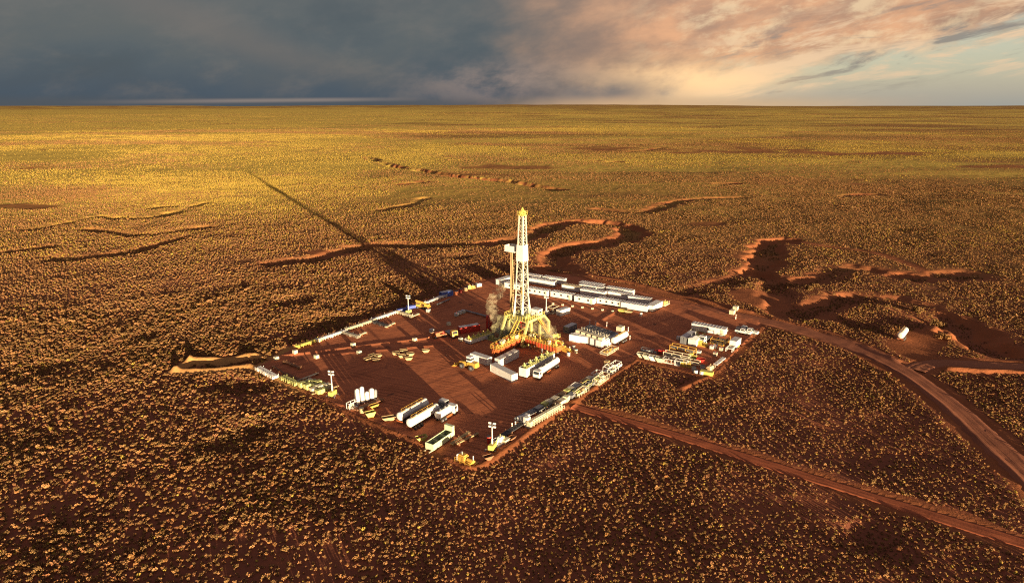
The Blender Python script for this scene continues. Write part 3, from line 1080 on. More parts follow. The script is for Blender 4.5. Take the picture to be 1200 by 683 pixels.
def cabin(L, roofc='roof', nwin=3):
    t = empty('site_cabin')
    W, H = 3.0, 2.75
    MB().box(0, 0, .35, L, W, H - .35).build('wall', WHITE, t)
    b = MB()
    for sy in (-1, 1):
        b.box(0, sy * 1.1, 0, L + .5, .22, .34)
    b.build('skid', DARK, t)
    r = MB().box(0, 0, H + .003, L + .35, W + .35, .14)
    for i in range(int(L / 1.2)):
        r.box(-L / 2 + .6 + i * 1.2, 0, H + .145, .1, W + .2, .04)
    r.build('roof', M(roofc), t)
    for i in range(nwin):
        x = -L / 2 + L * (i + .6) / (nwin + .2)
        w = MB().box(x, -W / 2 - .02, 1.35, .9, .05, .85).build('window', GREY, t)
        MB().box(x, -W / 2 - .05, 1.42, .76, .03, .7).build('pane', GLASS, w)
    if nwin:
        d = MB().box(L / 2 - 1.2, -W / 2 - .03, .4, .9, .06, 2.0).build('door', CREAM, t)
        MB().box(L / 2 - .85, -W / 2 - .09, 1.35, .12, .06, .05).build('handle', DARK, d)
        s = MB()
        for k in range(2):
            s.box(L / 2 - 1.2, -W / 2 - .28 - .28 * k, 0, 1.0, .27, .30 - .14 * k)
        s.build('step', GREY, t)
    a = MB().box(L / 2 + .28, .6, 1.6, .5, .8, .6).build('air_conditioner', ROOF, t)
    MB().cyl((L / 2 + .535, .6, 1.9), (L / 2 + .55, .6, 1.9), .24, 10).build('fan_grille', DARK, a)
    return t


def skip_bin(c='tan', L=5.2, W=2.1, H=1.5, fill=None):
    t = empty('skip_bin')
    mb = MB()
    a, b = L / 2, L / 2 - 1.3
    prof = [(-a, H), (-b, 0.12), (b, 0.12), (a, H)]
    th = .08
    for sy in (-1, 1):
        y = sy * (W / 2)
        mb.prism(prof, y - th / 2, y + th / 2)
    for (x0, z0), (x1, z1) in zip(prof[:-1], prof[1:]):
        d = Vector((x1 - x0, 0, z1 - z0)).normalized()
        n = Vector((-d.z, 0, d.x)) * th
        i = W / 2 - th / 2 - .003
        mb.quad8([(x0, -i, z0), (x1, -i, z1), (x1, i, z1), (x0, i, z0), (x0 + n.x, -i, z0 + n.z), (x1 + n.x, -i, z1 + n.z), (x1 + n.x, i, z1 + n.z), (x0 + n.x, i, z0 + n.z)])
    mb.build('bin', M(c), t)
    r = MB()
    for sy in (-1, 1):
        r.beam((-a - .05, sy * W / 2, H + .06), (a + .05, sy * W / 2, H + .06), .16, .12)
    for sx in (-1, 1):
        r.beam((sx * a, -W / 2 + .09, H + .06), (sx * a, W / 2 - .09, H + .06), .16, .12)
    r.build('rim', M(c), t)
    l = MB()
    for sy in (-1, 1):
        for x in (-1.0, 1.0):
            l.cyl((x, sy * (W / 2 + .05), .8), (x, sy * (W / 2 + .22), .8), .07, 8)
    l.build('lug', DARK, t)
    f = MB()
    for sy in (-1, 1):
        f.box(0, sy * .6, 0, 2 * b - .2, .2, .117)
    f.build('runner', DARK, t)
    if fill:
        g = MB()
        rr = random.Random(5)
        for k in range(14):
            g.box(rr.uniform(-1.4, 1.4), rr.uniform(-.55, .55), rr.uniform(.4, .9), rr.uniform(.5, 1.2), rr.uniform(.3, .7), rr.uniform(.2, .6), rr.uniform(0, 3))
        g.build('load', M(fill), t)
    return t


def tank_trailer(L=11.5, c='white'):
    t = empty('tank_trailer')
    r = 1.2
    MB().capsule((-L / 2, 0, 2.35), (L / 2, 0, 2.35), r, 18, .3).build('tank', M(c), t)
    f = MB()
    for sy in (-1, 1):
        f.box(0, sy * .5, .95, L - .4, .18, .3)
    f.build('chassis', DARK, t)
    w = MB().box(0, 0, 3.53, L * .82, .5, .06)
    w.rail([(-L * .4, .35, 3.5), (L * .4, .35, 3.5)], .55, .05, 2.2, False)
    w.build('walkway', YELLOW if c == 'white' else GREY, t)
    for x in (-L * .25, L * .15):
        MB().cyl((x, 0, 3.5), (x, 0, 3.78), .32, 10).build('hatch', GREY, t)
    wheels(t, [(-L / 2 + 1.4 + k * 1.25, s * 1.0) for k in range(3) for s in (-1, 1)], .5, .5)
    leg = MB()
    for sy in (-1, 1):
        leg.box(L / 2 - 2.2, sy * .85, .003, .16, .16, .95)
        leg.box(L / 2 - 2.2, sy * .85, 0, .4, .3, .06)
    leg.build('landing_leg', GREY, t)
    MB().box(-L / 2 - .12, 0, .8, .12, 2.2, .3).build('bumper', ORANGE, t)
    return t


def truck_cab(t, x0, c='white'):
    b = MB().prism([(x0, .75), (x0 + 1.9, .75), (x0 + 1.95, 1.75), (x0 + 1.65, 2.95), (x0, 2.95)], -1.2, 1.2).build('cab', M(c), t)
    w = MB().quad8([(x0 + 1.955, -1.0, 1.85), (x0 + 1.975, -1.0, 1.85), (x0 + 1.975, 1.0, 1.85), (x0 + 1.955, 1.0, 1.85),
                    (x0 + 1.72, -1.0, 2.75), (x0 + 1.74, -1.0, 2.75), (x0 + 1.74, 1.0, 2.75), (x0 + 1.72, 1.0, 2.75)])
    w.build('windscreen', GLASS, b)
    for sy in (-1, 1):
        MB().box(x0 + 1.0, sy * 1.215, 1.8, .9, .03, .8).build('side_window', GLASS, b)
        MB().box(x0 + 1.97, sy * .85, 1.0, .06, .35, .25).build('headlight', LAMP, b)
    MB().box(x0 + 1.98, 0, .5, .18, 2.3, .35).build('bumper', DARK, b)


def tank_truck(L=9.0, c='white'):
    """rigid tanker: tank, chassis and cab; front is +X"""
    t = empty('tank_truck')
    TL = L - 2.6
    xc = -L / 2 + TL / 2
    MB().capsule((xc - TL / 2 + .3, 0, 2.25), (xc + TL / 2 - .3, 0, 2.25), 1.12, 18, .3).build('tank', M(c), t)
    f = MB()
    for sy in (-1, 1):
        f.box(-.2, sy * .45, .8, L - .8, .2, .34)
    f.build('chassis', DARK, t)
    truck_cab(t, L / 2 - 2.0, c)
    w = MB().box(xc, 0, 3.35, TL * .8, .6, .05)
    w.rail([(xc - TL * .4, -.3, 3.37), (xc + TL * .4, -.3, 3.37)], .5, .05, 2.0, False)
    w.build('walkway', DARK, t)
    for x in (xc - TL * .2, xc + TL * .2):
        MB().cyl((x, .1, 3.3), (x, .1, 3.62), .3, 10).build('hatch', GREY, t)
    wheels(t, [(-L / 2 + 1.2, s * .95) for s in (-1, 1)] + [(-L / 2 + 2.5, s * .95) for s in (-1, 1)] + [(L / 2 - 1.3, s * .95) for s in (-1, 1)], .52, .45)
    for sy in (-1, 1):
        MB().box(0.3, sy * 1.0, .55, 2.2, .3, .5).build('side_locker', ORANGE if c == 'white' else DARK, t)
    return t


def flat_truck(L=8.0, c='white'):
    t = empty('flatbed_truck')
    f = MB()
    for sy in (-1, 1):
        f.box(-.2, sy * .45, .75, L - .9, .2, .35)
    f.build('chassis', DARK, t)
    truck_cab(t, L / 2 - 2.0, c)
    MB().box(-1.1, 0, 1.12, L - 2.5, 2.4, .18).build('flatbed', GREY, t)
    MB().box(L / 2 - 2.35, 0, 1.303, .12, 2.3, 1.2).build('headboard', GREY, t)
    wheels(t, [(-L / 2 + 1.2, s * .95) for s in (-1, 1)] + [(L / 2 - 1.2, s * .95) for s in (-1, 1)], .5, .4)
    return t


def pickup(c='white'):
    t = empty('pickup_truck')
    MB().prism([(-2.6, .5), (2.6, .5), (2.65, .95), (2.4, 1.12), (1.1, 1.15), (-2.6, 1.15)], -.92, .92).build('body', M(c), t)
    c2 = MB().prism([(-.95, 1.153), (1.15, 1.153), (.45, 1.8), (-.8, 1.8)], -.82, .82).build('cab', M(c), t)
    MB().quad8([(1.12, -.7, 1.22), (1.14, -.7, 1.24), (1.14, .7, 1.24), (1.12, .7, 1.22), (.52, -.66, 1.76), (.54, -.66, 1.78), (.54, .66, 1.78), (.52, .66, 1.76)]).build('windscreen', GLASS, c2)
    for sy in (-1, 1):
        MB().prism([(-.7, 1.25), (.85, 1.25), (.4, 1.7), (-.62, 1.7)], sy * .83 - .01, sy * .83 + .01).build('side_window', GLASS, c2)
    MB().box(-1.8, 0, 1.157, 1.5, 1.55, .02).build('load_bed', DARK, t)
    wheels(t, [(x, s * .8) for x in (-1.65, 1.65) for s in (-1, 1)], .4, .28)
    return t


def light_tower(c='lemon', H=8.0):
    t = empty('light_tower')
    MB().box(0, 0, .45, 2.6, 1.4, 1.25).build('generator_box', M(c), t)
    MB().box(0, 0, 1.703, 2.4, 1.2, .1).build('lid', M(c), t)
    d = MB().beam((1.3, 0, .55), (2.4, 0, .5), .14)
    d.build('drawbar', DARK, t)
    o = MB()
    for sx in (-1, 1):
        for sy in (-1, 1):
            o.beam((sx * 1.0, sy * .72, .5), (sx * 1.2, sy * 1.5, .5), .1)
            o.beam((sx * 1.2, sy * 1.5, .5), (sx * 1.2, sy * 1.5, 0), .1)
            o.box(sx * 1.2, sy * 1.5, 0, .35, .35, .05)
    o.build('outrigger', GREY, t)
    m = MB().box(0, 0, 1.81, .3, .3, H * .45 - 1.8).box(0, 0, H * .45 + .003, .2, .2, H * .55 - .4)
    m.build('mast', WHITE, t)
    MB().box(0, 0, H - .39, .12, 1.9, .12).box(0, 0, H + .45, .12, 1.9, .12).box(0, 0, H - .265, .12, .12, .7).build('lamp_bar', GREY, t)
    for sy in (-.65, .65):
        for z in (H - .62, H + .32):
            l = MB().box(-.05, sy, z, .3, .62, .45).build('lamp', WHITE, t)
            MB().box(-.215, sy, z + .05, .03, .52, .35).build('lens', LAMP, l)
    wheels(t, [(0, s * .85) for s in (-1, 1)], .36, .2)
    return t


def wheel_loader(c='yellow', cabc='white'):
    t = empty('wheel_loader')
    MB().prism([(-3.4, .9), (-.4, .9), (-.4, 1.9), (-1.2, 2.2), (-3.2, 2.1)], -.85, .85).build('engine_cover', M(c), t)
    MB().prism([(-.35, .8), (1.6, .7), (1.5, 1.6), (.4, 1.9), (-.35, 1.8)], -.7, .7).build('front_frame', M(c), t)
    cb = MB().box(-.9, 0, 2.21, 1.5, 1.5, 1.3, 0, .9).build('cab', M(cabc), t)
    MB().box(-.9, 0, 2.6, 1.54, 1.54, .55, 0, .93).build('window_band', GLASS, cb)
    MB().box(-.9, 0, 3.513, 1.6, 1.6, .1).build('roof', M(cabc), cb)
    for sy in (-1, 1):
        a = MB().beam((.6, sy * .5, 1.75), (2.2, sy * .5, 1.5), .22, .35).beam((2.2, sy * .5, 1.5), (3.3, sy * .5, .6), .22, .35)
        a.build('arm', M(c), t)
    b = MB()
    pts = [(3.3, .75), (3.15, .25), (3.5, .05), (4.5, .02)]
    for (x0, z0), (x1, z1) in zip(pts[:-1], pts[1:]):
        b.beam((x0, 0, z0), (x1, 0, z1), 2.9, .07)
    for sy in (-1, 1):
        b.prism([(3.2, .8), (3.15, .25), (3.5, .06), (4.4, .06)], sy * 1.42 - .03, sy * 1.42 + .03)
    b.build('bucket', M(c), t)
    wheels(t, [(x, s * 1.05) for x in (-2.1, 1.1) for s in (-1, 1)], .75, .55)
    MB().cyl((-2.4, .4, 2.1), (-2.4, .4, 2.9), .09, 8).build('exhaust', DARK, t)
    return t


def pipe_rack(L=11.0, c='pipe', n=7, layers=2, rail=False):
    """drill pipe lying side by side on bearers"""
    t = empty('pipe_rack')
    for x in (-L * .42, 0, L * .42):
        b = MB().box(x, 0, 0, .25, n * .36 + .5, .5)
        for sy in (-1, 1):
            b.box(x, sy * (n * .18 + .2), .503, .18, .12, layers * .34 + .15)
        b.build('bearer', M(c) if rail else RUST, t)
    rr = random.Random(n + layers)
    for k in range(layers):
        z = .5 + .17 + k * .335
        for i in range(n - k):
            y = (i - (n - k - 1) / 2) * .36
            s = rr.uniform(-.25, .25)
            MB().cyl((-L / 2 + s, y, z), (L / 2 + s, y, z), .165, 8).build('pipe', M(c), t)
    if rail:
        MB().rail([(-L / 2, -n * .18 - .5, .2), (L / 2, -n * .18 - .5, .2)], 1.1, .08, 1.1).build('guard_rail', M(c), t)
    return t


def pallet_stack(c='cream', H=1.4, n=2):
    t = empty('pallet_stack')
    b = MB()
    for y in (-.5, 0, .5):
        b.box(0, y, 0, 1.25, .1, .1)
    for i in range(5):
        b.box(-.52 + i * .26, 0, .103, .14, 1.15, .025)
    b.build('pallet', WOOD, t)
    rr = random.Random(int(H * 10) + n)
    h = H / n
    for k in range(n):
        g = MB()
        for i in (-1, 1):
            for j in (-1, 0, 1):
                g.box(i * .3 + rr.uniform(-.03, .03), j * .37 + rr.uniform(-.03, .03), .13 + k * h, .56, .35, h - .02, rr.uniform(-.05, .05), .93)
        g.build('sack_layer', M(c), t)
    return t


def crate(c='wood', L=2.2, W=1.2, H=1.1):
    t = empty('crate')
    MB().box(0, 0, .12, L - .12, W - .12, H - .18).build('panel', M(c), t)
    f = MB()
    for sx in (-1, 1):
        for sy in (-1, 1):
            f.box(sx * (L / 2 - .05), sy * (W / 2 - .05), 0, .1, .1, H)
    for sy in (-1, 1):
        for z in (.12, H - .1):
            f.box(0, sy * (W / 2 - .045), z, L - .21, .09, .1)
    f.build('batten', M(c), t)
    MB().box(0, 0, H + .003, L + .06, W + .06, .06).build('lid', M(c), t)
    return t


def vertical_tank(H=5.0, r=.75, c='white'):
    t = empty('vertical_tank')
    MB().cyl((0, 0, .5), (0, 0, H - .35), r, 18).build('barrel', M(c), t)
    MB().cyl((0, 0, H - .35), (0, 0, H), r, 18, r * .35).build('dome', M(c), t)
    l = MB()
    for k in range(4):
        a = math.pi / 4 + k * math.pi / 2
        l.box(r * .85 * math.cos(a), r * .85 * math.sin(a), 0, .14, .14, .6)
    l.build('leg', GREY, t)
    d = MB()
    for y in (-.2, .2):
        d.beam((-r - .12, y, .1), (-r - .12, y, H - .2), .05)
    for i in range(int(H / .35)):
        d.beam((-r - .12, -.2, .3 + i * .35), (-r - .12, .2, .3 + i * .35), .04)
    d.build('ladder', GREY, t)
    return t


def block(c='cream', s=1.5):
    """concrete anchor block with a lifting eye"""
    t = empty('anchor_block')
    MB().box(0, 0, 0, s, s, s * .85, 0, .92).build('block', M(c), t)
    e = MB().cyl((-.15, 0, s * .85 - .1), (-.15, 0, s * .85 + .2), .04, 6).cyl((.15, 0, s * .85 - .1), (.15, 0, s * .85 + .2), .04, 6).beam((-.19, 0, s * .85 + .2), (.19, 0, s * .85 + .2), .07)
    e.build('lifting_eye', DARK, t)
    return t


def post(c='white'):
    t = empty('marker_post')
    MB().cyl((0, 0, 0), (0, 0, 1.7), .13, 8).build('pole', M(c), t)
    MB().box(0, 0, 0, .6, .6, .12).build('foot', ORANGE, t)
    MB().cyl((0, 0, 1.05), (0, 0, 1.3), .142, 8).build('band', ORANGE, t)
    return t


def drum(c='white'):
    t = empty('drum')
    MB().cyl((0, 0, 0), (0, 0, 1.0), .42, 12).build('barrel', M(c), t)
    h = MB()
    for z in (.3, .66, .97):
        h.cyl((0, 0, z), (0, 0, z + .05), .44, 12)
    h.build('hoop', DARK, t)
    return t


def tote(c='white'):
    """bulk liquid cube in a cage on a pallet"""
    t = empty('liquid_tote')
    MB().box(0, 0, .16, 1.1, .95, .95).build('bottle', M(c), t)
    g = MB()
    for z in (.2, .5, .8, 1.1):
        for sy in (-1, 1):
            g.box(0, sy * .5, z, 1.2, .04, .04)
        for sx in (-1, 1):
            g.box(sx * .585, 0, z, .04, .95, .04)
    for sx in (-1, 0, 1):
        for sy in (-1, 1):
            g.box(sx * .5, sy * .53, .14, .04, .03, 1.0)
    g.build('cage', GREY, t)
    MB().box(0, 0, 0, 1.2, 1.0, .14).build('pallet', WOOD, t)
    MB().cyl((0, 0, 1.11), (0, 0, 1.2), .12, 10).build('cap', RED, t)
    return t


def machine_skid(L=4.5, W=2.2, base='yellow', a='lemon', b='grey', seed=1):
    """pump or engine on a steel skid"""
    t = empty('machine_skid')
    rr = random.Random(seed)
    f = MB()
    for sy in (-1, 1):
        f.box(0, sy * (W / 2 - .1), 0, L, .2, .35)
    for x in (-L / 2 + .1, 0, L / 2 - .1):
        f.box(x, 0, .05, .2, W - .43, .25)
    f.build('skid', M(base), t)
    MB().box(0, 0, .353, L - .1, W - .1, .05).build('deck', M(base), t)
    e = MB().box(-L * .22, 0, .41, L * .38, W * .55, 1.1).box(-L * .22, 0, 1.513, L * .3, W * .4, .3)
    e.build('engine', M(a), t)
    MB().box(-L * .455, 0, .41, .2, W * .6, 1.3).build('radiator', M(b), t)
    p = MB().cyl((L * .05, 0, .95), (L * .42, 0, .95), .42, 12).box(L * .3, 0, .41, L * .18, W * .5, .5)
    p.build('pump', M(a), t)
    MB().cyl((L * .3, W * .2, .9), (L * .3, W * .2, 1.9), .13, 8).cyl((-L * .25, -.2, 1.8), (-L * .25, -.2, 2.4), .08, 8).build('stack', M(b), t)
    MB().rail([(-L / 2 + .1, -W / 2 + .1, .4), (L / 2 - .1, -W / 2 + .1, .4)], 1.0, .06, 1.4).build('guard_rail', M(base), t)
    return t


def steel_basket(L=6.0, W=2.2, H=1.3, c='cream', load='dark'):
    """open lattice cargo basket"""
    t = empty('cargo_basket')
    f = MB()
    for z in (.12, H):
        for sy in (-1, 1):
            f.beam((-L / 2, sy * W / 2, z), (L / 2, sy * W / 2, z), .14)
        for sx in (-1, 1):
            f.beam((sx * L / 2, -W / 2 + .075, z), (sx * L / 2, W / 2 - .075, z), .14)
    n = max(2, int(L / 1.4))
    for i in range(n + 1):
        for sy in (-1, 1):
            f.box(-L / 2 + L * i / n, sy * W / 2, .195, .11, .11, H - .27)
    f.build('frame', M(c), t)
    MB().box(0, 0, .2, L - .2, W - .2, .05).build('floor', M(c), t)
    rr = random.Random(int(L * 7 + W * 3))
    g = MB()
    for k in range(int(L * 1.6)):
        g.box(rr.uniform(-L / 2 + .5, L / 2 - .5), rr.uniform(-W / 2 + .4, W / 2 - .4), .26, rr.uniform(.4, 1.1), rr.uniform(.3, .6), rr.uniform(.2, H * .6), rr.uniform(0, .3))
    g.build('load', M(load), t)
    return t


def open_tank(L=13.0, W=2.6, H=2.4, c='white', top='lime', gear=True):
    """long open-topped steel tank with equipment and a walkway on it"""
    t = empty('open_tank')
    w = MB()
    for sy in (-1, 1):
        w.box(0, sy * (W / 2 - .06), .25, L, .12, H - .25)
        for i in range(int(L / 1.5)):
            w.box(-L / 2 + .75 + i * 1.5, sy * (W / 2 + .05), .25, .12, .1, H - .35)
    for sx in (-1, 1):
        w.box(sx * (L / 2 - .06), 0, .25, .12, W - .245, H - .25)
    w.build('wall', M(c), t)
    MB().box(0, 0, .3, L - .25, W - .25, H * .6).build('fluid', DARK, t)
    s = MB()
    for sy in (-1, 1):
        s.box(0, sy * .8, 0, L + .4, .25, .247)
    s.build('skid', DARK, t)
    g = MB().box(0, -W * .22, H + .003, L - .2, W * .42, .06)
    g.build('walkway', M(top), t)
    MB().rail([(-L / 2 + .1, -W / 2 + .05, H), (L / 2 - .1, -W / 2 + .05, H)], 1.0, .07, 1.3).build('hand_rail', M(top), t)
    if gear:
        rr = random.Random(3)
        for k in range(5):
            x = -L / 2 + L * (k + .5) / 5
            MB().box(x, W * .2, H + .003, 1.2, .8, .5).cyl((x, W * .2, H + .5), (x, W * .2, H + 1.2), .25, 8).build('agitator', M(top), t)
    return t


# ------------------------------------------------------------------ the rig itself
def drilling_rig():
    t = empty('drilling_rig')
    FZ = 9.0
    # substructure: two bent side frames along X, tied across
    sub = MB().box(1, 0, .02, 19, .5, .5)
    for y in (-5.2, 5.2):
        sub.box(1, y, 0, 18, .8, .8)
        sub.beam((-8.5, y, .8), (-4.6, y, FZ - .4), .75, .75)
        sub.beam((-4.9, y, FZ), (5.4, y, FZ), .8, 1.0)
        sub.beam((5.4, y, FZ), (8.8, y, 5.6), .75, .75)
        sub.beam((8.8, y, 5.9), (8.8, y, .8), .75, .75)
    sub.build('substructure', LIME, t)
    c = MB()
    for y in (-5.2, 5.2):
        for x in (-2.6, 3.0):
            c.box(x, y, .803, .7, .7, FZ - 1.31)
    for x in (-2.6, 3.0):
        c.beam((x, -4.84, 1.0), (x, 4.84, 7.6), .28)
        c.beam((x, 4.84, 1.0), (x, -4.84, 7.2), .28)
    c.build('column', LIME, t)
    MB().box(.3, 0, FZ - .35, 10.2, 9.58, .3).build('drill_floor', LIME, t)
    r = MB()
    r.rail([(-4.7, -5.5, FZ + .52), (5.3, -5.5, FZ + .52)], 1.2, .1, 1.2)
    r.rail([(-4.7, 5.5, FZ + .52), (5.3, 5.5, FZ + .52)], 1.2, .1, 1.2)
    r.rail([(-4.85, -5.4, FZ), (-4.85, 5.4, FZ)], 1.4, .1, 1.2)
    r.build('guard_rail', LEMON, t)
    # mast
    Z0, Z1, H0, H1, MY = FZ - .04, 46.8, 1.9, .85, 1.0
    def hw(z):
        return H0 + (H1 - H0) * (z - Z0) / (Z1 - Z0)
    legs = []
    for sx in (-1, 1):
        for sy in (-1, 1):
            wid = .5 if (sx, sy) == (-1, -1) else .34
            legs.append(MB().beam((sx * H0, MY + sy * H0, Z0), (sx * H1, MY + sy * H1, Z1), wid))
    g = MB()
    n = 16
    zs = [Z0 + 1.5 + (Z1 - Z0 - 1.5) * i / n for i in range(n + 1)]
    for i, z in enumerate(zs):
        a = hw(z)
        cs = [(-a, MY - a), (a, MY - a), (a, MY + a), (-a, MY + a)]
        for k in range(4):
            p, q = cs[k], cs[(k + 1) % 4]
            if k == 2 and z < 22:          # the open side of the mast
                continue
            if k in (1, 2) and i % 2:
                continue
            if i % 2 == 0 or k in (0, 3):
                g.beam((*p, z), (*q, z), .13)
            if i < n:
                b = hw(zs[i + 1])
                cs2 = [(-b, MY - b), (b, MY - b), (b, MY + b), (-b, MY + b)]
                if i % 2:
                    p, q = q, p
                    j = k
                else:
                    j = (k + 1) % 4
                g.beam((*p, z), (*cs2[j], zs[i + 1]), .13)
    mast = g.build('mast', MASTP, t)
    for l in legs:
        l.build('mast_leg', MASTP, mast)
    a = hw(25)
    MB().box(.1, MY - .1, FZ + 4, .3, .3, 33).build('guide_track', WHITE, mast)
    tdv = MB().box(.0, MY, 17, 1.2, 1.2, 3.0).cyl((0, MY, 13), (0, MY, 17), .25, 8)
    tdv.build('top_drive', YELLOW, t)
    MB().box(0, MY, 27, 1.3, 1.0, 2.0).cyl((0, MY, 20.2), (0, MY, 27), .12, 6).cyl((0.3, MY, 29), (.3, MY, 46), .05, 5).cyl((-.3, MY, 29), (-.3, MY, 46), .05, 5).build('travelling_block', YELLOW, t)
    # wind wall
    wz0, wz1 = 30.2, 36.2
    for (sx, sy) in ((-1, 0), (0, -1), (1, 0)):
        w = MB()
        a0, a1 = hw(wz0) + .28, hw(wz1) + .28
        if sx:
            w.quad8([(sx * a0, MY - a0, wz0), (sx * (a0 + .06), MY - a0, wz0), (sx * (a0 + .06), MY + a0, wz0), (sx * a0, MY + a0, wz0),
                     (sx * a1, MY - a1, wz1), (sx * (a1 + .06), MY - a1, wz1), (sx * (a1 + .06), MY + a1, wz1), (sx * a1, MY + a1, wz1)])
        else:
            w.quad8([(-a0, MY - a0 - .06, wz0), (a0, MY - a0 - .06, wz0), (a0, MY - a0, wz0), (-a0, MY - a0, wz0),
                     (-a1, MY - a1 - .06, wz1), (a1, MY - a1 - .06, wz1), (a1, MY - a1, wz1), (-a1, MY - a1, wz1)])
        w.build('wind_wall', WHITE, mast)
    # racking platform sticking out to one side
    pb = MB().box(-.3, MY + 4.3, 33.2, 3.6, 4.4, .2)
    pb.build('racking_platform', WHITE, t)
    pw = MB().box(-2.13, MY + 4.3, 33.403, .06, 4.4, 2.1).box(1.53, MY + 4.3, 33.403, .06, 4.4, 2.1).box(-.3, MY + 6.53, 33.2, 3.7, .06, 2.3)
    pw.build('platform_screen', WHITE, t)
    for i in range(4):
        for j in range(2):
            MB().cyl((-.9 + i * .4, MY + 4.4 + j * .55, FZ + .02), (-.9 + i * .4, MY + 4.0 + j * .55, 35.0), .14, 7).build('drill_pipe', TAN, t)
    MB().box(-.3, MY + 4.7, FZ - .3, 3.4, 3.0, .3).build('setback', LIME, t)
    # raising legs
    for sx, x1, z1 in ((-1, -2.7, FZ), (1, 2.9, FZ)):
        l = MB()
        for sy in (-1, 1):
            l.beam((sx * 1.62, MY + sy * 1.6, FZ + 8.5), (x1, MY + sy * 2.0, z1), .34)
        l.beam((sx * 1.62, MY - 1.7, FZ + 8.5), (sx * 1.62, MY + 1.7, FZ + 8.5), .28)
        l.build('raising_leg', WHITE, t)
    # crown
    cr = MB().box(0, MY, Z1, 2.4, 2.4, .4).cyl((-.6, MY - .55, Z1 + 1.1), (-.6, MY + .55, Z1 + 1.1), .8, 14).cyl((.6, MY - .55, Z1 + 1.1), (.6, MY + .55, Z1 + 1.1), .8, 14)
    cr.beam((-1.2, MY, Z1 + .4), (0, MY, Z1 + 2.9), .25).beam((1.2, MY, Z1 + .4), (0, MY, Z1 + 2.9), .25)
    cr.build('crown_block', LEMON, t)
    MB().rail([(-1.3, MY - 1.3, Z1 + .4), (1.3, MY - 1.3, Z1 + .4), (1.3, MY + 1.3, Z1 + .4), (-1.3, MY + 1.3, Z1 + .4), (-1.3, MY - 1.3, Z1 + .4)], 1.2, .12, 1.1).build('crown_rail', LEMON, t)
    # things that ride on the floor
    d = MB().box(3.7, -3.2, FZ + .003, 2.6, 3.2, 2.6).build('doghouse', WHITE, t)
    MB().box(3.7, -4.83, FZ + 1.2, 1.4, .05, .8).build('window', GLASS, d)
    MB().box(3.7, -3.2, FZ + 2.606, 2.9, 3.5, .12).build('roof', ROOF, d)
    MB().box(-1.4, -2.9, FZ + .003, 1.2, 1.2, 1.9).cyl((-3.0, -3.3, FZ + .7), (-3.0, -1.8, FZ + .7), .7, 12).build('drawworks', LIME, t)
    MB().box(4.2, 2.6, FZ + .003, 1.7, 2.4, 2.2).build('control_cabin', GREY, t)
    bop = MB().cyl((0, MY, 1.2), (0, MY, 6.5), .55, 12).box(0, MY, 2.2, 2.4, 1.0, .8).box(0, MY, 3.6, 2.4, 1.0, .8).cyl((0, MY, 6.0), (0, MY, 7.4), .85, 12)
    bop.build('blowout_preventer', RED, t)
    # stair and catwalk ramp
    s = MB()
    for y in (-.45, .45):
        s.beam((8.0, -6.6 + y, 0.1), (.5, -6.6 + y, FZ - .1), .12, .3)
    for i in range(28):
        f = i / 28
        s.box(8.0 - 7.5 * f, -6.6, .15 + (FZ - .2) * f, .3, .8, .05)
    s.rail([(8.0, -7.1, .2), (.5, -7.1, FZ)], 1.0, .07, 1.6)
    s.build('stair', YELLOW, t)
    rp = MB()
    for y in (-1.7, -.3):
        rp.beam((-12.0, y, 1.2), (-5.0, y, FZ - .2), .18, .4)
    for i in range(12):
        f = (i + .5) / 12
        rp.box(-12 + 7 * f, -1.0, 1.1 + (FZ - 1.4) * f, .25, 1.2, .1)
    rp.build('pipe_ramp', YELLOW, t)
    return t


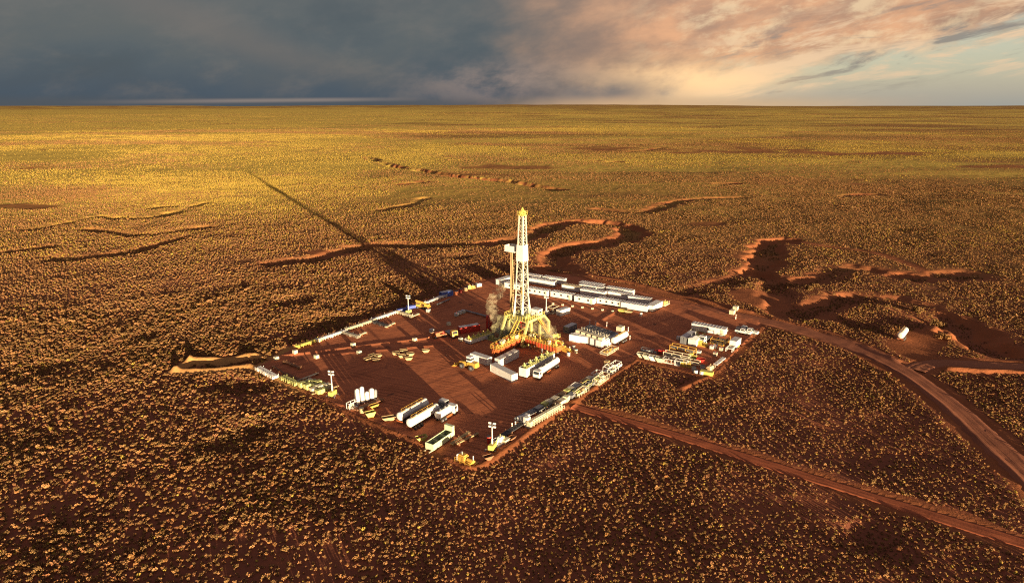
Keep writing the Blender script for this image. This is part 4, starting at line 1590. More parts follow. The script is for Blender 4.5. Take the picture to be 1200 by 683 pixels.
def mud_tank(L=16.0, H0=1.6, H=2.0):
    """raised orange tank with rails, mixers and screens on its deck"""
    t = empty('mud_tank')
    W = 3.0
    MB().box(0, 0, H0, L, W, H).build('tank', ORANGE, t)
    w = MB()
    for i in range(int(L / 1.3)):
        for sy in (-1, 1):
            w.box(-L / 2 + .65 + i * 1.3, sy * (W / 2 + .06), H0 + .05, .16, .12, H - .1)
    w.build('stiffener', RED, t)
    l = MB()
    for x in (-L * .42, -L * .15, L * .15, L * .42):
        for sy in (-1, 1):
            l.box(x, sy * 1.2, 0, .4, .4, H0)
    l.build('leg', GREY, t)
    top = H0 + H
    MB().box(0, 0, top + .003, L + .3, W + .9, .1).build('deck', YELLOW, t)
    r = MB()
    a, b = L / 2 + .1, W / 2 + .4
    r.rail([(-a, -b, top + .1), (a, -b, top + .1)], 1.2, .1, 1.2)
    r.rail([(-a, b, top + .1), (a, b, top + .1)], 1.2, .1, 1.2)
    r.rail([(-a, -b, top + .1), (-a, b, top + .1)], 1.2, .1, 1.2)
    r.build('hand_rail', YELLOW, t)
    rr = random.Random(int(L))
    n = int(L / 2.2)
    for k in range(n):
        x = -L / 2 + L * (k + .5) / n
        if k % 3 == 2:
            s = MB().prism([(x - .9, top + .3), (x + .9, top + .55), (x + .9, top + 1.5), (x - .9, top + 1.2)], .0, 1.2).box(x, .6, top + .106, 1.6, 1.0, .19)
            s.build('shaker_screen', LEMON if k % 2 else CREAM, t)
        else:
            m = MB().box(x, -.35, top + .106, .9, .9, .5).cyl((x, -.35, top + .6), (x, -.35, top + 1.5 + rr.uniform(-.2, .4)), .28, 10)
            m.build('mixer', LEMON if k % 2 else YELLOW, t)
    p = MB().cyl((-L / 2 + .5, 1.55, top + .45), (L / 2 - .5, 1.55, top + .45), .14, 8)
    p.build('pipe', RED, t)
    MB().box(L * .3, -.9, top + .106, 1.0, .7, 1.3).box(-L * .2, .9, top + .106, .8, .8, 1.1).build('control_box', WHITE, t)
    s = MB()
    for y in (-.4, .4):
        s.beam((-L / 2 - 3.0, y, .1), (-L / 2 - .15, y, top), .1, .25)
    for i in range(11):
        s.box(-L / 2 - 3.0 + 2.8 * i / 11, 0, .2 + (top - .2) * i / 11, .28, .7, .05)
    s.build('stair', ORANGE, t)
    return t


def generator_set(L=12.0):
    t = empty('generator_set')
    W, H = 2.5, 2.8
    MB().box(0, 0, .3, L, W, H - .3).build('housing', WHITE, t)
    MB().box(0, 0, 0, L + .3, W - .3, .297).build('skid', DARK, t)
    rd = MB().box(L * .28, 0, H + .003, L * .32, W - .35, .35)
    rd.build('radiator', GREY, t)
    for x in (L * .2, L * .36):
        MB().cyl((x, 0, H + .353), (x, 0, H + .5), .8, 14).build('fan', DARK, t)
    for y in (-.5, .5):
        m = MB().cyl((-L * .12, y, H + .45), (L * .08, y, H + .45), .28, 10).cyl((-L * .12, y, H + .45), (-L * .12, y, H + 1.3), .12, 8)
        m.build('silencer', PIPE, t)
    MB().box(-L * .34, 0, H + .003, 1.9, W - .6, .9).build('air_intake', CREAM, t)
    lv = MB()
    for i in range(8):
        for sy in (-1, 1):
            lv.box(-L * .2, sy * (W / 2 + .02), .8 + i * .2, L * .3, .05, .08)
    lv.build('louvre', GREY, t)
    for sy in (-1, 1):
        MB().box(L * .3, sy * (W / 2 + .02), .5, 1.0, .05, 1.9).build('door', CREAM, t)
    return t


def shed(L=4.0, W=3.2, H=2.8, c='white', roofc='roof', openf=True):
    """small open-fronted shelter with a pitched sheet roof"""
    t = empty('shed')
    w = MB().box(0, W / 2 - .06, 0, L, .12, H)
    for sx in (-1, 1):
        w.box(sx * (L / 2 - .06), -.065, 0, .12, W - .13, H)
    if not openf:
        w.box(0, -W / 2 + .06, 0, L - .25, .12, H)
    w.build('wall', M(c), t)
    MB().prism([(-L / 2 - .25, H), (L / 2 + .25, H), (L / 2 + .25, H + .12), (0, H + .7), (-L / 2 - .25, H + .12)], -W / 2 - .25, W / 2 + .25).build('roof', M(roofc), t)
    return t


def dump_trailer(L=9.0):
    """box trailer with an open steel frame at its near end"""
    t = empty('box_trailer')
    corrugated(L * .55, 2.4, 1.0, 2.3).build('body', WHITE, t)
    for o in t.children:
        o.location.x = L * .2
    MB().box(L * .2, 0, 3.303, L * .56, 2.5, .1).build('roof', ROOF, t)
    f = MB()
    for sy in (-1, 1):
        f.beam((-L * .5, sy * 1.1, 1.6), (-L * .09, sy * 1.1, 1.6), .22)
        f.box(-L * .48, sy * 1.1, 0, .22, .22, 1.49)
        f.box(-L * .28, sy * 1.1, 0, .22, .22, 1.49)
    f.beam((-L * .5 + .11, -.98, 1.6), (-L * .5 + .11, .98, 1.6), .2)
    f.build('frame', WHITE, t)
    MB().box(-L * .28, 0, 1.3, L * .36, 1.9, .15).build('platform', CREAM, t)
    MB().box(L * .2, -1.2, .6, 1.4, .35, .5).build('locker', LEMON, t)
    wheels(t, [(L * .12, s * .95) for s in (-1, 1)] + [(L * .27, s * .95) for s in (-1, 1)], .48, .4)
    return t


def spread_frame(L=8.0, W=2.4, H=2.4, c='cream'):
    """tall open storage frame"""
    t = empty('storage_frame')
    f = MB()
    n = max(2, int(L / 2.4))
    for i in range(n + 1):
        x = -L / 2 + L * i / n
        for sy in (-1, 1):
            f.box(x, sy * W / 2, 0, .16, .16, H)
        f.beam((x, -W / 2 + .085, H - .1), (x, W / 2 - .085, H - .1), .14)
        f.beam((x, -W / 2 + .085, H * .5), (x, W / 2 - .085, H * .5), .12)
    for sy in (-1, 1):
        for z in (H * .5, H + .083):
            f.beam((-L / 2 - .08, sy * W / 2, z), (L / 2 + .08, sy * W / 2, z), .16)
    f.build('frame', M(c), t)
    rr = random.Random(int(L * 3))
    for k in range(4):
        MB().cyl((-L / 2 + .2, -W * .3 + k * W * .2, H * .5 + .2), (L / 2 - .2, -W * .3 + k * W * .2, H * .5 + .2), .13, 8).build('pipe', PIPE, t)
    return t


def bulldozer_blade(c='yellow'):
    """yellow low bed machine with an A shaped boom"""
    t = empty('crane_machine')
    MB().box(0, 0, .8, 6.4, 2.1, .5).box(1.9, 0, 1.303, 1.8, 1.9, .9).build('body', M(c), t)
    c2 = MB().box(-2.2, 0, 1.303, 1.6, 1.9, 1.6).build('cab', M(c), t)
    MB().box(-2.2, 0, 2.0, 1.64, 1.94, .6).build('window_band', GLASS, c2)
    b = MB()
    for sy in (-1, 1):
        b.beam((1.4, sy * .5, 2.2), (-3.6, sy * .25, 3.3), .25, .4)
    b.build('boom', M(c), t)
    wheels(t, [(x, s * .95) for x in (-2.2, .6, 1.9) for s in (-1, 1)], .6, .45)
    return t


def boom_lift(c='orange'):
    t = empty('loader_crane')
    MB().box(0, 0, .7, 5.4, 2.0, .6).box(-1.0, 0, 1.303, 1.8, 1.7, .8).build('chassis', M(c), t)
    b = MB().beam((1.6, 0, 2.0), (-3.2, 0, 1.6), .35, .45).beam((-3.2, 0, 1.6), (-4.6, 0, .4), .3, .4)
    b.build('boom', M(c), t)
    MB().cyl((1.6, 0, 1.3), (1.6, 0, 2.1), .35, 10).build('turret', RED, t)
    wheels(t, [(x, s * .9) for x in (-1.9, 1.8) for s in (-1, 1)], .55, .4)
    return t


def compartment_bin():
    """pale green open bin with cross walls and a raised end"""
    t = empty('compartment_bin')
    L, W, H = 9.0, 2.6, 1.7
    w = MB()
    for sy in (-1, 1):
        w.box(0, sy * (W / 2 - .08), .3, L, .16, H)
    for x in (-L / 2 + .08, -1.6, 1.4, L / 2 - .08):
        w.box(x, 0, .3, .16, W - .33, H - (.3 if abs(x) < 3 else 0))
    w.build('wall', mat('pale_green_paint', (0.47, 0.52, 0.33), .5), t)
    MB().box(0, 0, .31, L - .4, W - .4, .1).build('floor', DARK, t)
    MB().box(L / 2 - .5, 0, H + .303, .9, W, 1.5).build('end_box', mat('pale_green_paint', (0.47, 0.52, 0.33), .5), t)
    f = MB()
    for sy in (-1, 1):
        f.box(-.6, sy * .8, 0, L + 1.4, .22, .297)
    f.build('skid', CREAM, t)
    return t


# ------------------------------------------------------------------ what stands where (survey points of the aerial picture)
def pix(x, y):
    d = y * math.cos(PITCH) + CAM_H * math.sin(PITCH)
    u = y * math.sin(PITCH) - CAM_H * math.cos(PITCH)
    return 600 + 760 * x / d, 341.5 - 760 * u / d


def off(px, py, az, dx, dy):
    """a point dx along heading az and dy to its left"""
    x, y = at(px, py)
    a = R(90 - az)
    return pix(x + dx * math.cos(a) - dy * math.sin(a), y + dx * math.sin(a) + dy * math.cos(a))


def run(p, q, n=None):
    """centre, heading and length between two points, or n points along it"""
    a, b = at(*p), at(*q)
    if n:
        return [pix(a[0] + (b[0] - a[0]) * i / (n - 1), a[1] + (b[1] - a[1]) * i / (n - 1)) for i in range(n)]
    L = math.dist(a, b)
    az = math.degrees(math.atan2(b[0] - a[0], b[1] - a[1]))
    return pix((a[0] + b[0]) / 2, (a[1] + b[1]) / 2), az, L


add(drilling_rig, 614, 397, A_AZ, 'tall white lattice drilling rig on a lime yellow raised base', 'drilling rig')

# --- mud tanks and their gear at the foot of the rig
c, az, L = run((582, 419), (607, 405))
add(mud_tank, *c, az, 'raised orange mud tank with yellow rails, left arm in front of the rig', 'tank', 'orange mud tanks', (16.0,))
c, az, L = run((610, 403), (652, 416))
add(mud_tank, *c, az, 'raised orange and yellow mud tank, right arm running towards the pumps', 'tank', 'orange mud tanks', (19.0,))
for px, py, az, lab, a_ in ((655, 404, 128, 'yellow pump skid nearest the end of the right orange tank', ('yellow', 'lemon', 'grey', 1)),
                            (663, 411, 128, 'yellow pump skid beside the white tank truck, in front of its twin', ('yellow', 'yellow', 'white', 2)),
                            (650, 396, 38, 'pale yellow pump skid behind the right orange tank', ('lime', 'lemon', 'grey', 3)),
                            (590, 396, 38, 'lime coloured engine skid left of the rig base', ('lime', 'lime', 'grey', 4)),
                            (598, 390, 38, 'lime engine skid close under the left side of the mast', ('lime', 'lemon', 'dark', 5)),
                            (579, 399, 128, 'small lime machine at the far end of the open white skid', ('lime', 'lime', 'dark', 6)),
                            (636, 393, 38, 'lime pump skid half hidden in dust under the rig arch', ('lime', 'lime', 'grey', 7))):
    add(machine_skid, px, py, az, lab, 'pump skid', 'pump and engine skids round the rig', (4.6, 2.2) + a_)
for px, py, lab in ((666, 417, 'round white drum lying apart right of the pump skids'), (672, 409, 'white drum behind the lone drum by the pump skids'), (675, 413, 'cream drum on the red earth right of the pump skids'),
                    (571, 397, 'white drum behind the open white skid')):
    add(drum, px, py, 0, lab, 'drum', 'white drums', ('white' if 'white' in lab else 'cream',), scale=(1.5, 1.5, 1.4))
for px, py, lab in ((604, 395, 'white liquid tote on the ground left of the rig arch'), (613, 401, 'white liquid tote between the two orange tanks'), (630, 398, 'white liquid tote behind the right orange tank'), (622, 399, 'cream liquid tote behind the joint of the orange tanks'),
                    (584, 389, 'white liquid tote near the red upright tank')):
    add(tote, px, py, 38, lab, 'tote', 'liquid totes round the rig', ('cream' if 'cream' in lab else 'white',), scale=(1.3, 1.3, 1.3))

# --- containers and tankers in front of the rig
add(shipping_container, *off(586.5, 441.5, 142, 0, 1.3), 142, 'long white shipping container lying across, nearest of the ones before the rig', 'container', None, (11.6, 2.6, 'white'))
add(shipping_container, *off(597.5, 424, 38, 0, 1.2), 36, 'white shipping container pointing at the orange tanks, its side in shade', 'container', None, (11.0, 2.6, 'white'))
add(shipping_container, *off(561, 425, 128, 0, 1.2), 130, 'grey white container behind the yellow wheel loader', 'container', None, (8.0, 2.5, 'white'))
add(wheel_loader, 548, 431, 305, 'yellow wheel loader with white cab and raised bucket', 'wheel loader', None, ('yellow', 'white'), scale=(1.25, 1.25, 1.25))
add(open_tank, *off(634, 433.5, 36, 0, 1.5), 36, 'long open white tank with lime walkway beside the tank truck', 'tank', None, (17.0, 3.0, 3.2, 'white', 'lime'))
add(tank_truck, *off(644.5, 437.5, 33, 0, 1.2), 213, 'white tank truck facing the viewer beside the open white tank', 'truck', None, (14.0,))
add(open_tank, *off(562, 398, 38, 0, 0), 46, 'open white skid loaded with lemon yellow machinery', 'skid', None, (12.0, 3.2, 1.6, 'white', 'lemon'))
c, az, L = run((541, 390), (558, 387))
add(shipping_container, *c, az, 'bright red steel tank box left of the rig', 'tank', None, (8.5, 2.6, 'red'))
add(vertical_tank, 573, 386, 0, 'red upright tank standing behind the open white skid', 'tank', None, (6.0, 1.15, 'red'))
add(boom_lift, 515, 395, 62, 'orange loader crane with its boom laid flat', 'crane', None, ('orange',))
add(flat_truck, 529, 393.5, 150, 'yellow flatbed truck between the orange crane and the red tank box', 'truck', None, (7.0, 'yellow'))

# --- generators
pts = run((681, 396), (707, 404.5), 5)
gl = ['leftmost', 'second from the left', 'middle', 'fourth from the left', 'rightmost']
for (px, py), w in zip(pts, gl):
    add(generator_set, *off(px, py, A_AZ, 2.5, 0), A_AZ, 'white generator set with grey roof gear, %s of the row of five' % w, 'generator', 'row of white generator sets', (12.0,))
add(shipping_container, *off(680, 402, 118, 0, 1.2), 116, 'white green tinged container lying across in front of the generator row', 'container', None, (9.0, 2.7, 'white'))
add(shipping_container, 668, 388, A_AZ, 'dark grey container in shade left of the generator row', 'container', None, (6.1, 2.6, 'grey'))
add(shipping_container, *off(714, 402, A_AZ, 0, 0), A_AZ, 'white container right beside the generator row', 'container', 'pair of white containers by the generators', (9.0, 2.6, 'white'))
add(tank_trailer, *off(726, 402, A_AZ, 0, 0), A_AZ + 180, 'white tank trailer at the right end beyond the generators', 'trailer', None, (9.0,))
add(steel_basket, *off(714, 412, A_AZ, 0, 0), A_AZ, 'low cream cargo basket full of parts in front of the white container pair', 'basket', None, (8.0, 3.0, .9, 'cream', 'yellow'))
add(crate, 727, 388, A_AZ, 'cream crate between generator row and tank trailer', 'crate', None, ('cream', 2.6, 2.2, 2.0))
for px, py, lab in ((691, 380, 'white marker post with orange band behind the generator row, left one of two'), (698, 382, 'white marker post with orange band behind the generator row, right one of two'), (711, 383, 'orange banded marker post right of the pair behind the generators'),
                    (736, 389, 'orange banded marker post in the open beyond the tank trailer'), (738, 399, 'marker post standing at the nose of the tank trailer'), (862, 374, 'marker post in the open ground before the right yard gate')):
    add(post, px, py, 0, lab, 'marker post', 'marker posts', (), scale=(1.3, 1.3, 1.2))

# --- light towers
add(light_tower, 390, 464, 200, 'light tower with lemon base at the left corner of the yard', 'light tower', None, ('lemon', 7.5))
add(light_tower, 577, 527, 200, 'light tower with lemon base at the near corner of the yard', 'light tower', None, ('lemon', 7.0))
add(light_tower, 479, 368, 200, 'light tower among the pipe racks on the far left edge', 'light tower', None, ('lime', 7.5))
add(light_tower, 640, 369, 200, 'pinkish white light tower between rig and cabins', 'light tower', None, ('white', 8.0))

# --- boxes between rig and cabins
add(steel_basket, 648, 366, A_AZ, 'boxy open frame power unit between rig and cabins', 'power unit', None, (4.5, 3.0, 2.6, 'cream', 'rust'))
add(shipping_container, 660, 368, A_AZ + 8, 'short white container alone on the red earth before the cabins', 'container', None, (6.1, 2.5, 'white'))

# --- cabins
CAMP = 122.0
cabs = [
    (602, 339.5, 10.5, 'roof', 2, 'white cabin half hidden behind the mast in the front row'),
    (629.5, 346, 11.0, 'roof', 4, 'white cabin just right of the mast, front row'),
    (657.5, 350.3, 11.0, 'roof', 3, 'white cabin with dark windows, third in the front row'),
    (684, 355.6, 9.5, 'roof', 2, 'white cabin fourth in the front row, left of the gap'),
    (714, 358.6, 12.0, 'roof', 4, 'white cabin right of the gap in the middle of the front row'),
    (742.5, 363.8, 12.0, 'roof', 0, 'plain white windowless cabin near the right end of the front row'),
    (634, 334.6, 14.0, 'roof', 0, 'long white cabin behind the second front row cabin'),
    (668, 341.5, 9.0, 'tanroof', 0, 'cabin with a tan roof in the second row'),
    (693.5, 347.5, 12.0, 'roof', 0, 'white cabin in the second row behind the gap'),
    (725, 350.3, 11.0, 'roof', 0, 'white cabin in the second row, second from the right'),
    (748, 356, 10.0, 'roof', 0, 'white cabin at the right end of the second row'),
    (623, 328.8, 9.0, 'roof', 0, 'white cabin in the back row, nearest the mast'),
    (648, 332.2, 12.0, 'roof', 0, 'white cabin in the middle of the back row'),
    (692, 339, 12.0, 'roof', 2, 'white cabin in the back row behind the tan roofed one'),
    (692, 341.8, 12.0, 'roof', 0, 'white cabin squeezed between second and back row'),
    (725, 345.5, 13.0, 'roof', 0, 'white cabin at the right end of the back row'),
]
for px, py, L, rc, nw, lab in cabs:
    add(cabin, *off(px, py, CAMP, 0, 1.5), CAMP, lab, 'cabin', 'white site cabins', (L, rc, nw))
add(cabin, 767, 362.3, A_AZ, 'white cabin turned end on at the right end of the camp', 'cabin', 'white site cabins', (9.0, 'roof', 0))
add(cabin, 591, 332, A_AZ, 'white cabin turned end on at the left end of the camp', 'cabin', 'white site cabins', (9.5, 'roof', 0))
for px, py, lab, cc, sc in ((729.5, 366, 'lemon skip in front of the camp, left of a pair', 'lemon', .75), (736.5, 367, 'tan skip in front of the camp, right of a pair', 'tan', .7)):
    add(skip_bin, px, py, 110, lab, 'skip', 'small skips before the camp', (cc,), scale=(sc, sc, sc))
add(machine_skid, 779, 357, A_AZ, 'pale yellow machine at the right end beyond the cabins', 'pump skid', None, (5.0, 2.4, 'cream', 'lemon', 'tan', 9))
add(drum, 751, 370, 0, 'white drum in front of the right end of the camp', 'drum', None, ('white',), scale=(1.4, 1.4, 1.4))
for i, (px, py) in enumerate(run((648, 356.5), (718, 365.5), 7)):
    add(block, px, py, CAMP, 'small cream block on the ground along the front of the cabins', 'block', 'small blocks along the cabin fronts', ('cream', .8))

# --- right hand yard
add(cabin, *off(829, 390.5, 126, 0, 1.5), 124, 'long white roofed cabin at the back of the right yard', 'cabin', None, (13.0, 'roof', 1))
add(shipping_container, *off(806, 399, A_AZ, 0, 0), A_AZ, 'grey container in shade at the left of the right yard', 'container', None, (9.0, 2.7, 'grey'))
add(shed, 812.5, 404, 128, 'small white windowless shed at the front of the right yard', 'shed', None, (3.0, 3.0, 2.6, 'white', 'roof', False))
add(flat_truck, 826, 400, 218, 'white flatbed truck parked between shed and yellow bin', 'truck', None, (7.5, 'white'))
add(steel_basket, 844, 401, A_AZ, 'large square yellow rimmed bin in the right yard', 'bin', None, (7.0, 5.0, 2.0, 'yellow', 'dark'))
add(steel_basket, 819, 395, A_AZ, 'yellow cargo basket in the middle of the right yard', 'basket', None, (5.0, 3.0, 1.5, 'lime', 'tan'))
add(steel_basket, 812, 392, A_AZ, 'cream cargo basket beside the grey container', 'basket', None, (5.0, 2.4, 1.6, 'cream', 'tan'))
add(machine_skid, 823, 405, 128, 'yellow machine skid in front of the white flatbed truck', 'pump skid', None, (4.2, 2.2, 'yellow', 'lemon', 'white', 11))
add(dump_trailer, *off(859, 409, A_AZ, 0, 0), A_AZ, 'white box trailer with an open frame end on the right yard edge', 'trailer')
add(spread_frame, 800, 413, 128, 'yellow storage frame lying across the front of the right yard', 'storage frame', None, (9.0, 2.4, 2.2, 'yellow'))
for px, py, lab in ((871, 391, 'white pickup truck nearest the box trailer, left of the pair'), (879, 391.5, 'white pickup truck at the yard edge, right of the pair')):
    add(pickup, px, py, 128, lab, 'pickup truck', 'white pickup trucks on the right yard edge', ('white',), scale=(1.15, 1.15, 1.15))
add(pickup, 872, 388, 128, 'white pickup truck parked behind the pair on the right yard edge', 'pickup truck', 'white pickup trucks on the right yard edge', ('white',), scale=(1.15, 1.15, 1.15))
for px, py, lab, cc in ((795, 398, 'white tote standing alone left of the grey container', 'white'), (838, 408, 'white tote below the yellow rimmed bin', 'white'), (845, 411, 'cream tote between bin and box trailer', 'cream'),
                        (834, 409, 'white tote beside the yellow machine skid', 'white'), (819, 415, 'white tote alone in the shade of the right yard', 'white'), (838, 417, 'cream tote right of the shady middle of the right yard', 'cream')):
    add(tote, px, py, 38, lab, 'tote', 'liquid totes in the right yard', (cc,), scale=(1.2, 1.2, 1.2))
for (px, py), lab, cc, fl in zip(((752.5, 418.5), (759, 420.5), (766, 422), (774, 424)),
                                 ('cream skip at the left end of the row of four', 'cream skip with a red load, second of the row of four', 'cream skip, third of the row of four', 'larger cream skip with a yellow load at the right end of the row of four'),
                                 ('cream', 'cream', 'white', 'cream'), (None, 'red', None, 'lemon')):
    add(skip_bin, px, py, 116, lab, 'skip', 'row of cream skips on the front edge', (cc, 4.6, 2.2, 1.6, fl), scale=(.78, .85, .9))
add(spread_frame, 793, 421, 122, 'long cream storage frame with pipes behind the front edge', 'storage frame', None, (9.0, 2.2, 2.2, 'cream'))
add(spread_frame, 808, 427, 122, 'second cream storage frame with pipes, nearer the right corner', 'storage frame', None, (6.5, 2.2, 1.6, 'cream'))
add(steel_basket, 785, 425, 120, 'white cargo basket in front of the long storage frame', 'basket', None, (4.5, 2.2, 1.6, 'white', 'rust'))
add(steel_basket, 798, 428, 120, 'white cargo basket with grey load next to the yellow machine', 'basket', None, (4.0, 2.2, 1.8, 'white', 'grey'))
add(machine_skid, 804, 429.5, 120, 'lemon yellow machine at the front edge of the right yard', 'pump skid', None, (3.6, 2.0, 'yellow', 'lemon', 'yellow', 13))
add(machine_skid, 812, 420, 128, 'small lime machine between the storage frames and the drums', 'pump skid', None, (3.2, 1.8, 'lime', 'lemon', 'grey', 14))
add(skip_bin, 821, 424, 110, 'dark red skip in the shade of the right yard', 'skip', None, ('red', 4.0, 2.0, 1.2), scale=(.7, .8, .9))
add(boom_lift, 776, 415, 120, 'orange red machine behind the row of four skips', 'crane', None, ('red',), scale=(.75, .75, .75))
add(steel_basket, 761, 412, 120, 'pale basket of small parts behind the row of four skips', 'basket', None, (6.0, 1.8, .9, 'grey', 'white'))
for px, py, lab in ((815, 437.5, 'white drum nearest the front corner of the right yard, left one'), (822, 439, 'white drum nearest the front corner of the right yard, middle one'), (813, 434, 'white drum behind the two drums at the front corner'), (823, 432, 'white drum in the dark behind the lemon crate')):
    add(drum, px, py, 0, lab, 'drum', 'white drums at the front corner', ('white',), scale=(1.8, 1.8, 1.3))
add(crate, 828, 439.5, 118, 'lemon yellow crate at the front corner of the right yard', 'crate', None, ('lemon', 4.0, 1.8, 1.4))
add(machine_skid, 832, 434, 38, 'cream machine with a tall stack at the front corner of the right yard', 'pump skid', None, (4.5, 2.2, 'cream', 'cream', 'tan', 15))
c, az, L = run((838, 430), (848, 422))
add(pipe_rack, *c, az, 'short white slatted pipe rack on the right yard edge', 'pipe rack', None, (8.0, 'white', 4, 1))
for px, py, lab in ((858, 368, 'cream crate on the far side of the yard entrance, nearer one'), (862, 363.5, 'cream crate on the far side of the yard entrance, further one')):
    add(crate, px, py, 38, lab, 'crate', 'crates at the yard entrance', ('cream', 2.4, 1.8, 1.8))

# --- row along the near right edge
c, az, L = run((624, 499), (652, 483))
add(pipe_rack, *c, az, 'long green cream pipe rack along the near right edge', 'pipe rack', None, (15.0, 'cream', 5, 3, True))
c, az, L = run((612, 494), (640, 479))
add(pipe_rack, *off(*c, az, 0, 1.0), az, 'dark grey rack of collars behind the long cream pipe rack', 'pipe rack', None, (13.0, 'grey', 6, 2))
for (px, py), lab, cc, hh in zip(((614.5, 497), (617.5, 499.5), (621, 501.5), (610, 494), (617, 494.5)),
                                 ('tall white stack of sacks at the left end of the rack row', 'tall white stack of sacks, second from the left end of the rack row', 'cream stack of sacks against the end of the cream pipe rack',
                                  'low white stack of sacks set apart at the left end of the rack row', 'white stack of sacks behind the tall pair'), ('white', 'white', 'cream', 'white', 'white'), (2.6, 2.8, 2.0, 1.4, 2.3)):
    add(pallet_stack, px, py, A_AZ, lab, 'sack stack', 'white sack stacks by the rack row', (cc, hh, 2), scale=(1.25, 1.25, 1))
dense = run((637, 483), (694, 449), 12)
names = ['grey crate', 'cream crate', 'pale lime sack stack', 'grey basket of parts', 'cream sack stack', 'wooden crate']
where = ['first behind the long cream pipe rack', 'second along from the cream pipe rack', 'third along from the cream pipe rack', 'fourth along the near right edge', 'fifth along the near right edge', 'sixth along the near right edge',
         'seventh along, where the red track begins', 'eighth along, past the start of the red track', 'ninth along the near right edge', 'tenth along the near right edge', 'eleventh along, just before the white bins', 'twelfth along, touching the white bins']
rq = random.Random(21)
for row_no, (dy, side) in enumerate(((0.0, 'back row'), (-2.6, 'front row'))):
    for i, (px, py) in enumerate(dense):
        q = (i * 2 + row_no * 3 + (i // 3)) % 6
        P_ = off(px, py, 35, 3 * row_no + rq.uniform(-.5, .5), dy + 1.4)
        lab = '%s, %s in the %s' % (names[q], where[i], side)
        if q in (0, 1, 5):
            add(crate, *P_, 35 + rq.uniform(-8, 8), lab, 'crate', 'crates along the near right edge', (('grey', 'cream', 'x', 'x', 'x', 'wood')[q], 2.8, 1.7, 1.5))
        elif q in (2, 4):
            add(pallet_stack, *P_, 35 + rq.uniform(-8, 8), lab, 'sack stack', 'sack stacks along the near right edge', ('lime' if q == 2 else 'cream', 1.7, 2), scale=(1.5, 1.5, 1))
        else:
            add(steel_basket, *P_, 35, lab, 'basket', 'baskets along the near right edge', (4.0, 1.9, 1.3, 'grey', 'pipe'))
for (px, py, az), lab, a_ in zip(((673, 457.5, 35), (681, 463, 35), (688, 454, 35), (696, 448.5, 35), (704, 449, 35), (699, 441, 35), (713, 434.5, 35), (718, 437, 35), (721, 431.5, 35)),
                                 ('white open bin at the left of the white bins', 'long cream bin low in front of the white bins', 'lime tinted bin in the middle of the white bins', 'cream bin behind the long pale bin', 'long pale bin on the near right edge', 'white bin set back behind the long pale bin',
                                  'white bin in the last group before the yard corner, left one', 'white bin in the last group before the yard corner, front one', 'white bin in the last group before the yard corner, right one'),
                                 (('white', 4.5, 2.2, 1.7), ('cream', 6.0, 2.0, 1.5), ('lime', 4.5, 2.2, 1.6), ('cream', 4.5, 2.0, 1.5), ('cream', 7.0, 2.2, 1.8), ('white', 4.0, 2.0, 1.5), ('white', 3.8, 2.2, 1.9), ('white', 4.0, 2.0, 1.6), ('white', 4.2, 2.2, 2.0))):
    cc, L_, W_, H_ = a_
    add(steel_basket, px, py, az, lab, 'bin', 'white bins along the near right edge', (L_, W_, H_, cc, 'cream'))
add(pallet_stack, 711, 430, A_AZ, 'tan stack of sacks behind the last group of white bins', 'sack stack', None, ('tan', 2.2, 2), scale=(1.4, 1.4, 1))
add(crate, 725, 431, A_AZ, 'small white crate at the right end of the rack row', 'crate', None, ('white', 2.0, 1.4, 1.3))

# --- near corner
add(machine_skid, 584, 520, 218, 'white machine skid right behind the near corner light tower', 'pump skid', None, (4.0, 2.2, 'white', 'white', 'lime', 17))
add(crate, 593, 518.5, A_AZ, 'cream crate right of the white machine skid', 'crate', None, ('cream', 2.0, 1.2, 1.1))
add(skip_bin, 599, 516, A_AZ, 'low rust brown skip right of the cream crate', 'skip', None, ('rust', 3.6, 1.8, .9), scale=(.7, .8, .9))
add(drum, 573, 519, 0, 'dark red drum left of the near corner light tower', 'drum', None, ('red',), scale=(1.4, 1.4, 2.0))
add(post, 604, 500, 0, 'orange banded post left of the white sack stacks, nearer one', 'marker post', 'marker posts by the sack stacks', (), scale=(1.5, 1.5, 1))
add(post, 600, 502, 0, 'orange banded post left of the white sack stacks, further one', 'marker post', 'marker posts by the sack stacks', (), scale=(1.5, 1.5, 1))
c, az, L = run((578, 516), (602, 501))
add(pipe_rack, *off(*c, az, 1, -1.0), az, 'dark low rack of pipe between light tower and sack stacks', 'pipe rack', None, (13.0, 'dark', 5, 1))
add(machine_skid, 547, 543, 128, 'yellow boxed machine at the very corner of the yard', 'pump skid', None, (5.2, 3.4, 'yellow', 'yellow', 'white', 19), scale=(1, 1, 1.25))
add(skip_bin, 572, 541, 60, 'rust red skip on the bank right of the corner machine', 'skip', None, ('rust', 3.6, 1.8, 1.0), scale=(.7, .8, .9))
add(compartment_bin, 516, 519, 32, 'pale green bin with cross walls near the yard corner', 'bin')
for (a_, b_), lab, cc in ((((533, 520), (547, 510.5)), 'rusty low pipe rack right of the pale green bin', 'tan'), (((541, 519.5), (555, 512.5)), 'single tan beam rack furthest right of the pale green bin', 'tan')):
    c, az, L = run(a_, b_)
    add(pipe_rack, *c, az, lab, 'pipe rack', 'low racks by the pale green bin', (8.0, cc, 3 if 'rusty' in lab else 2, 1))

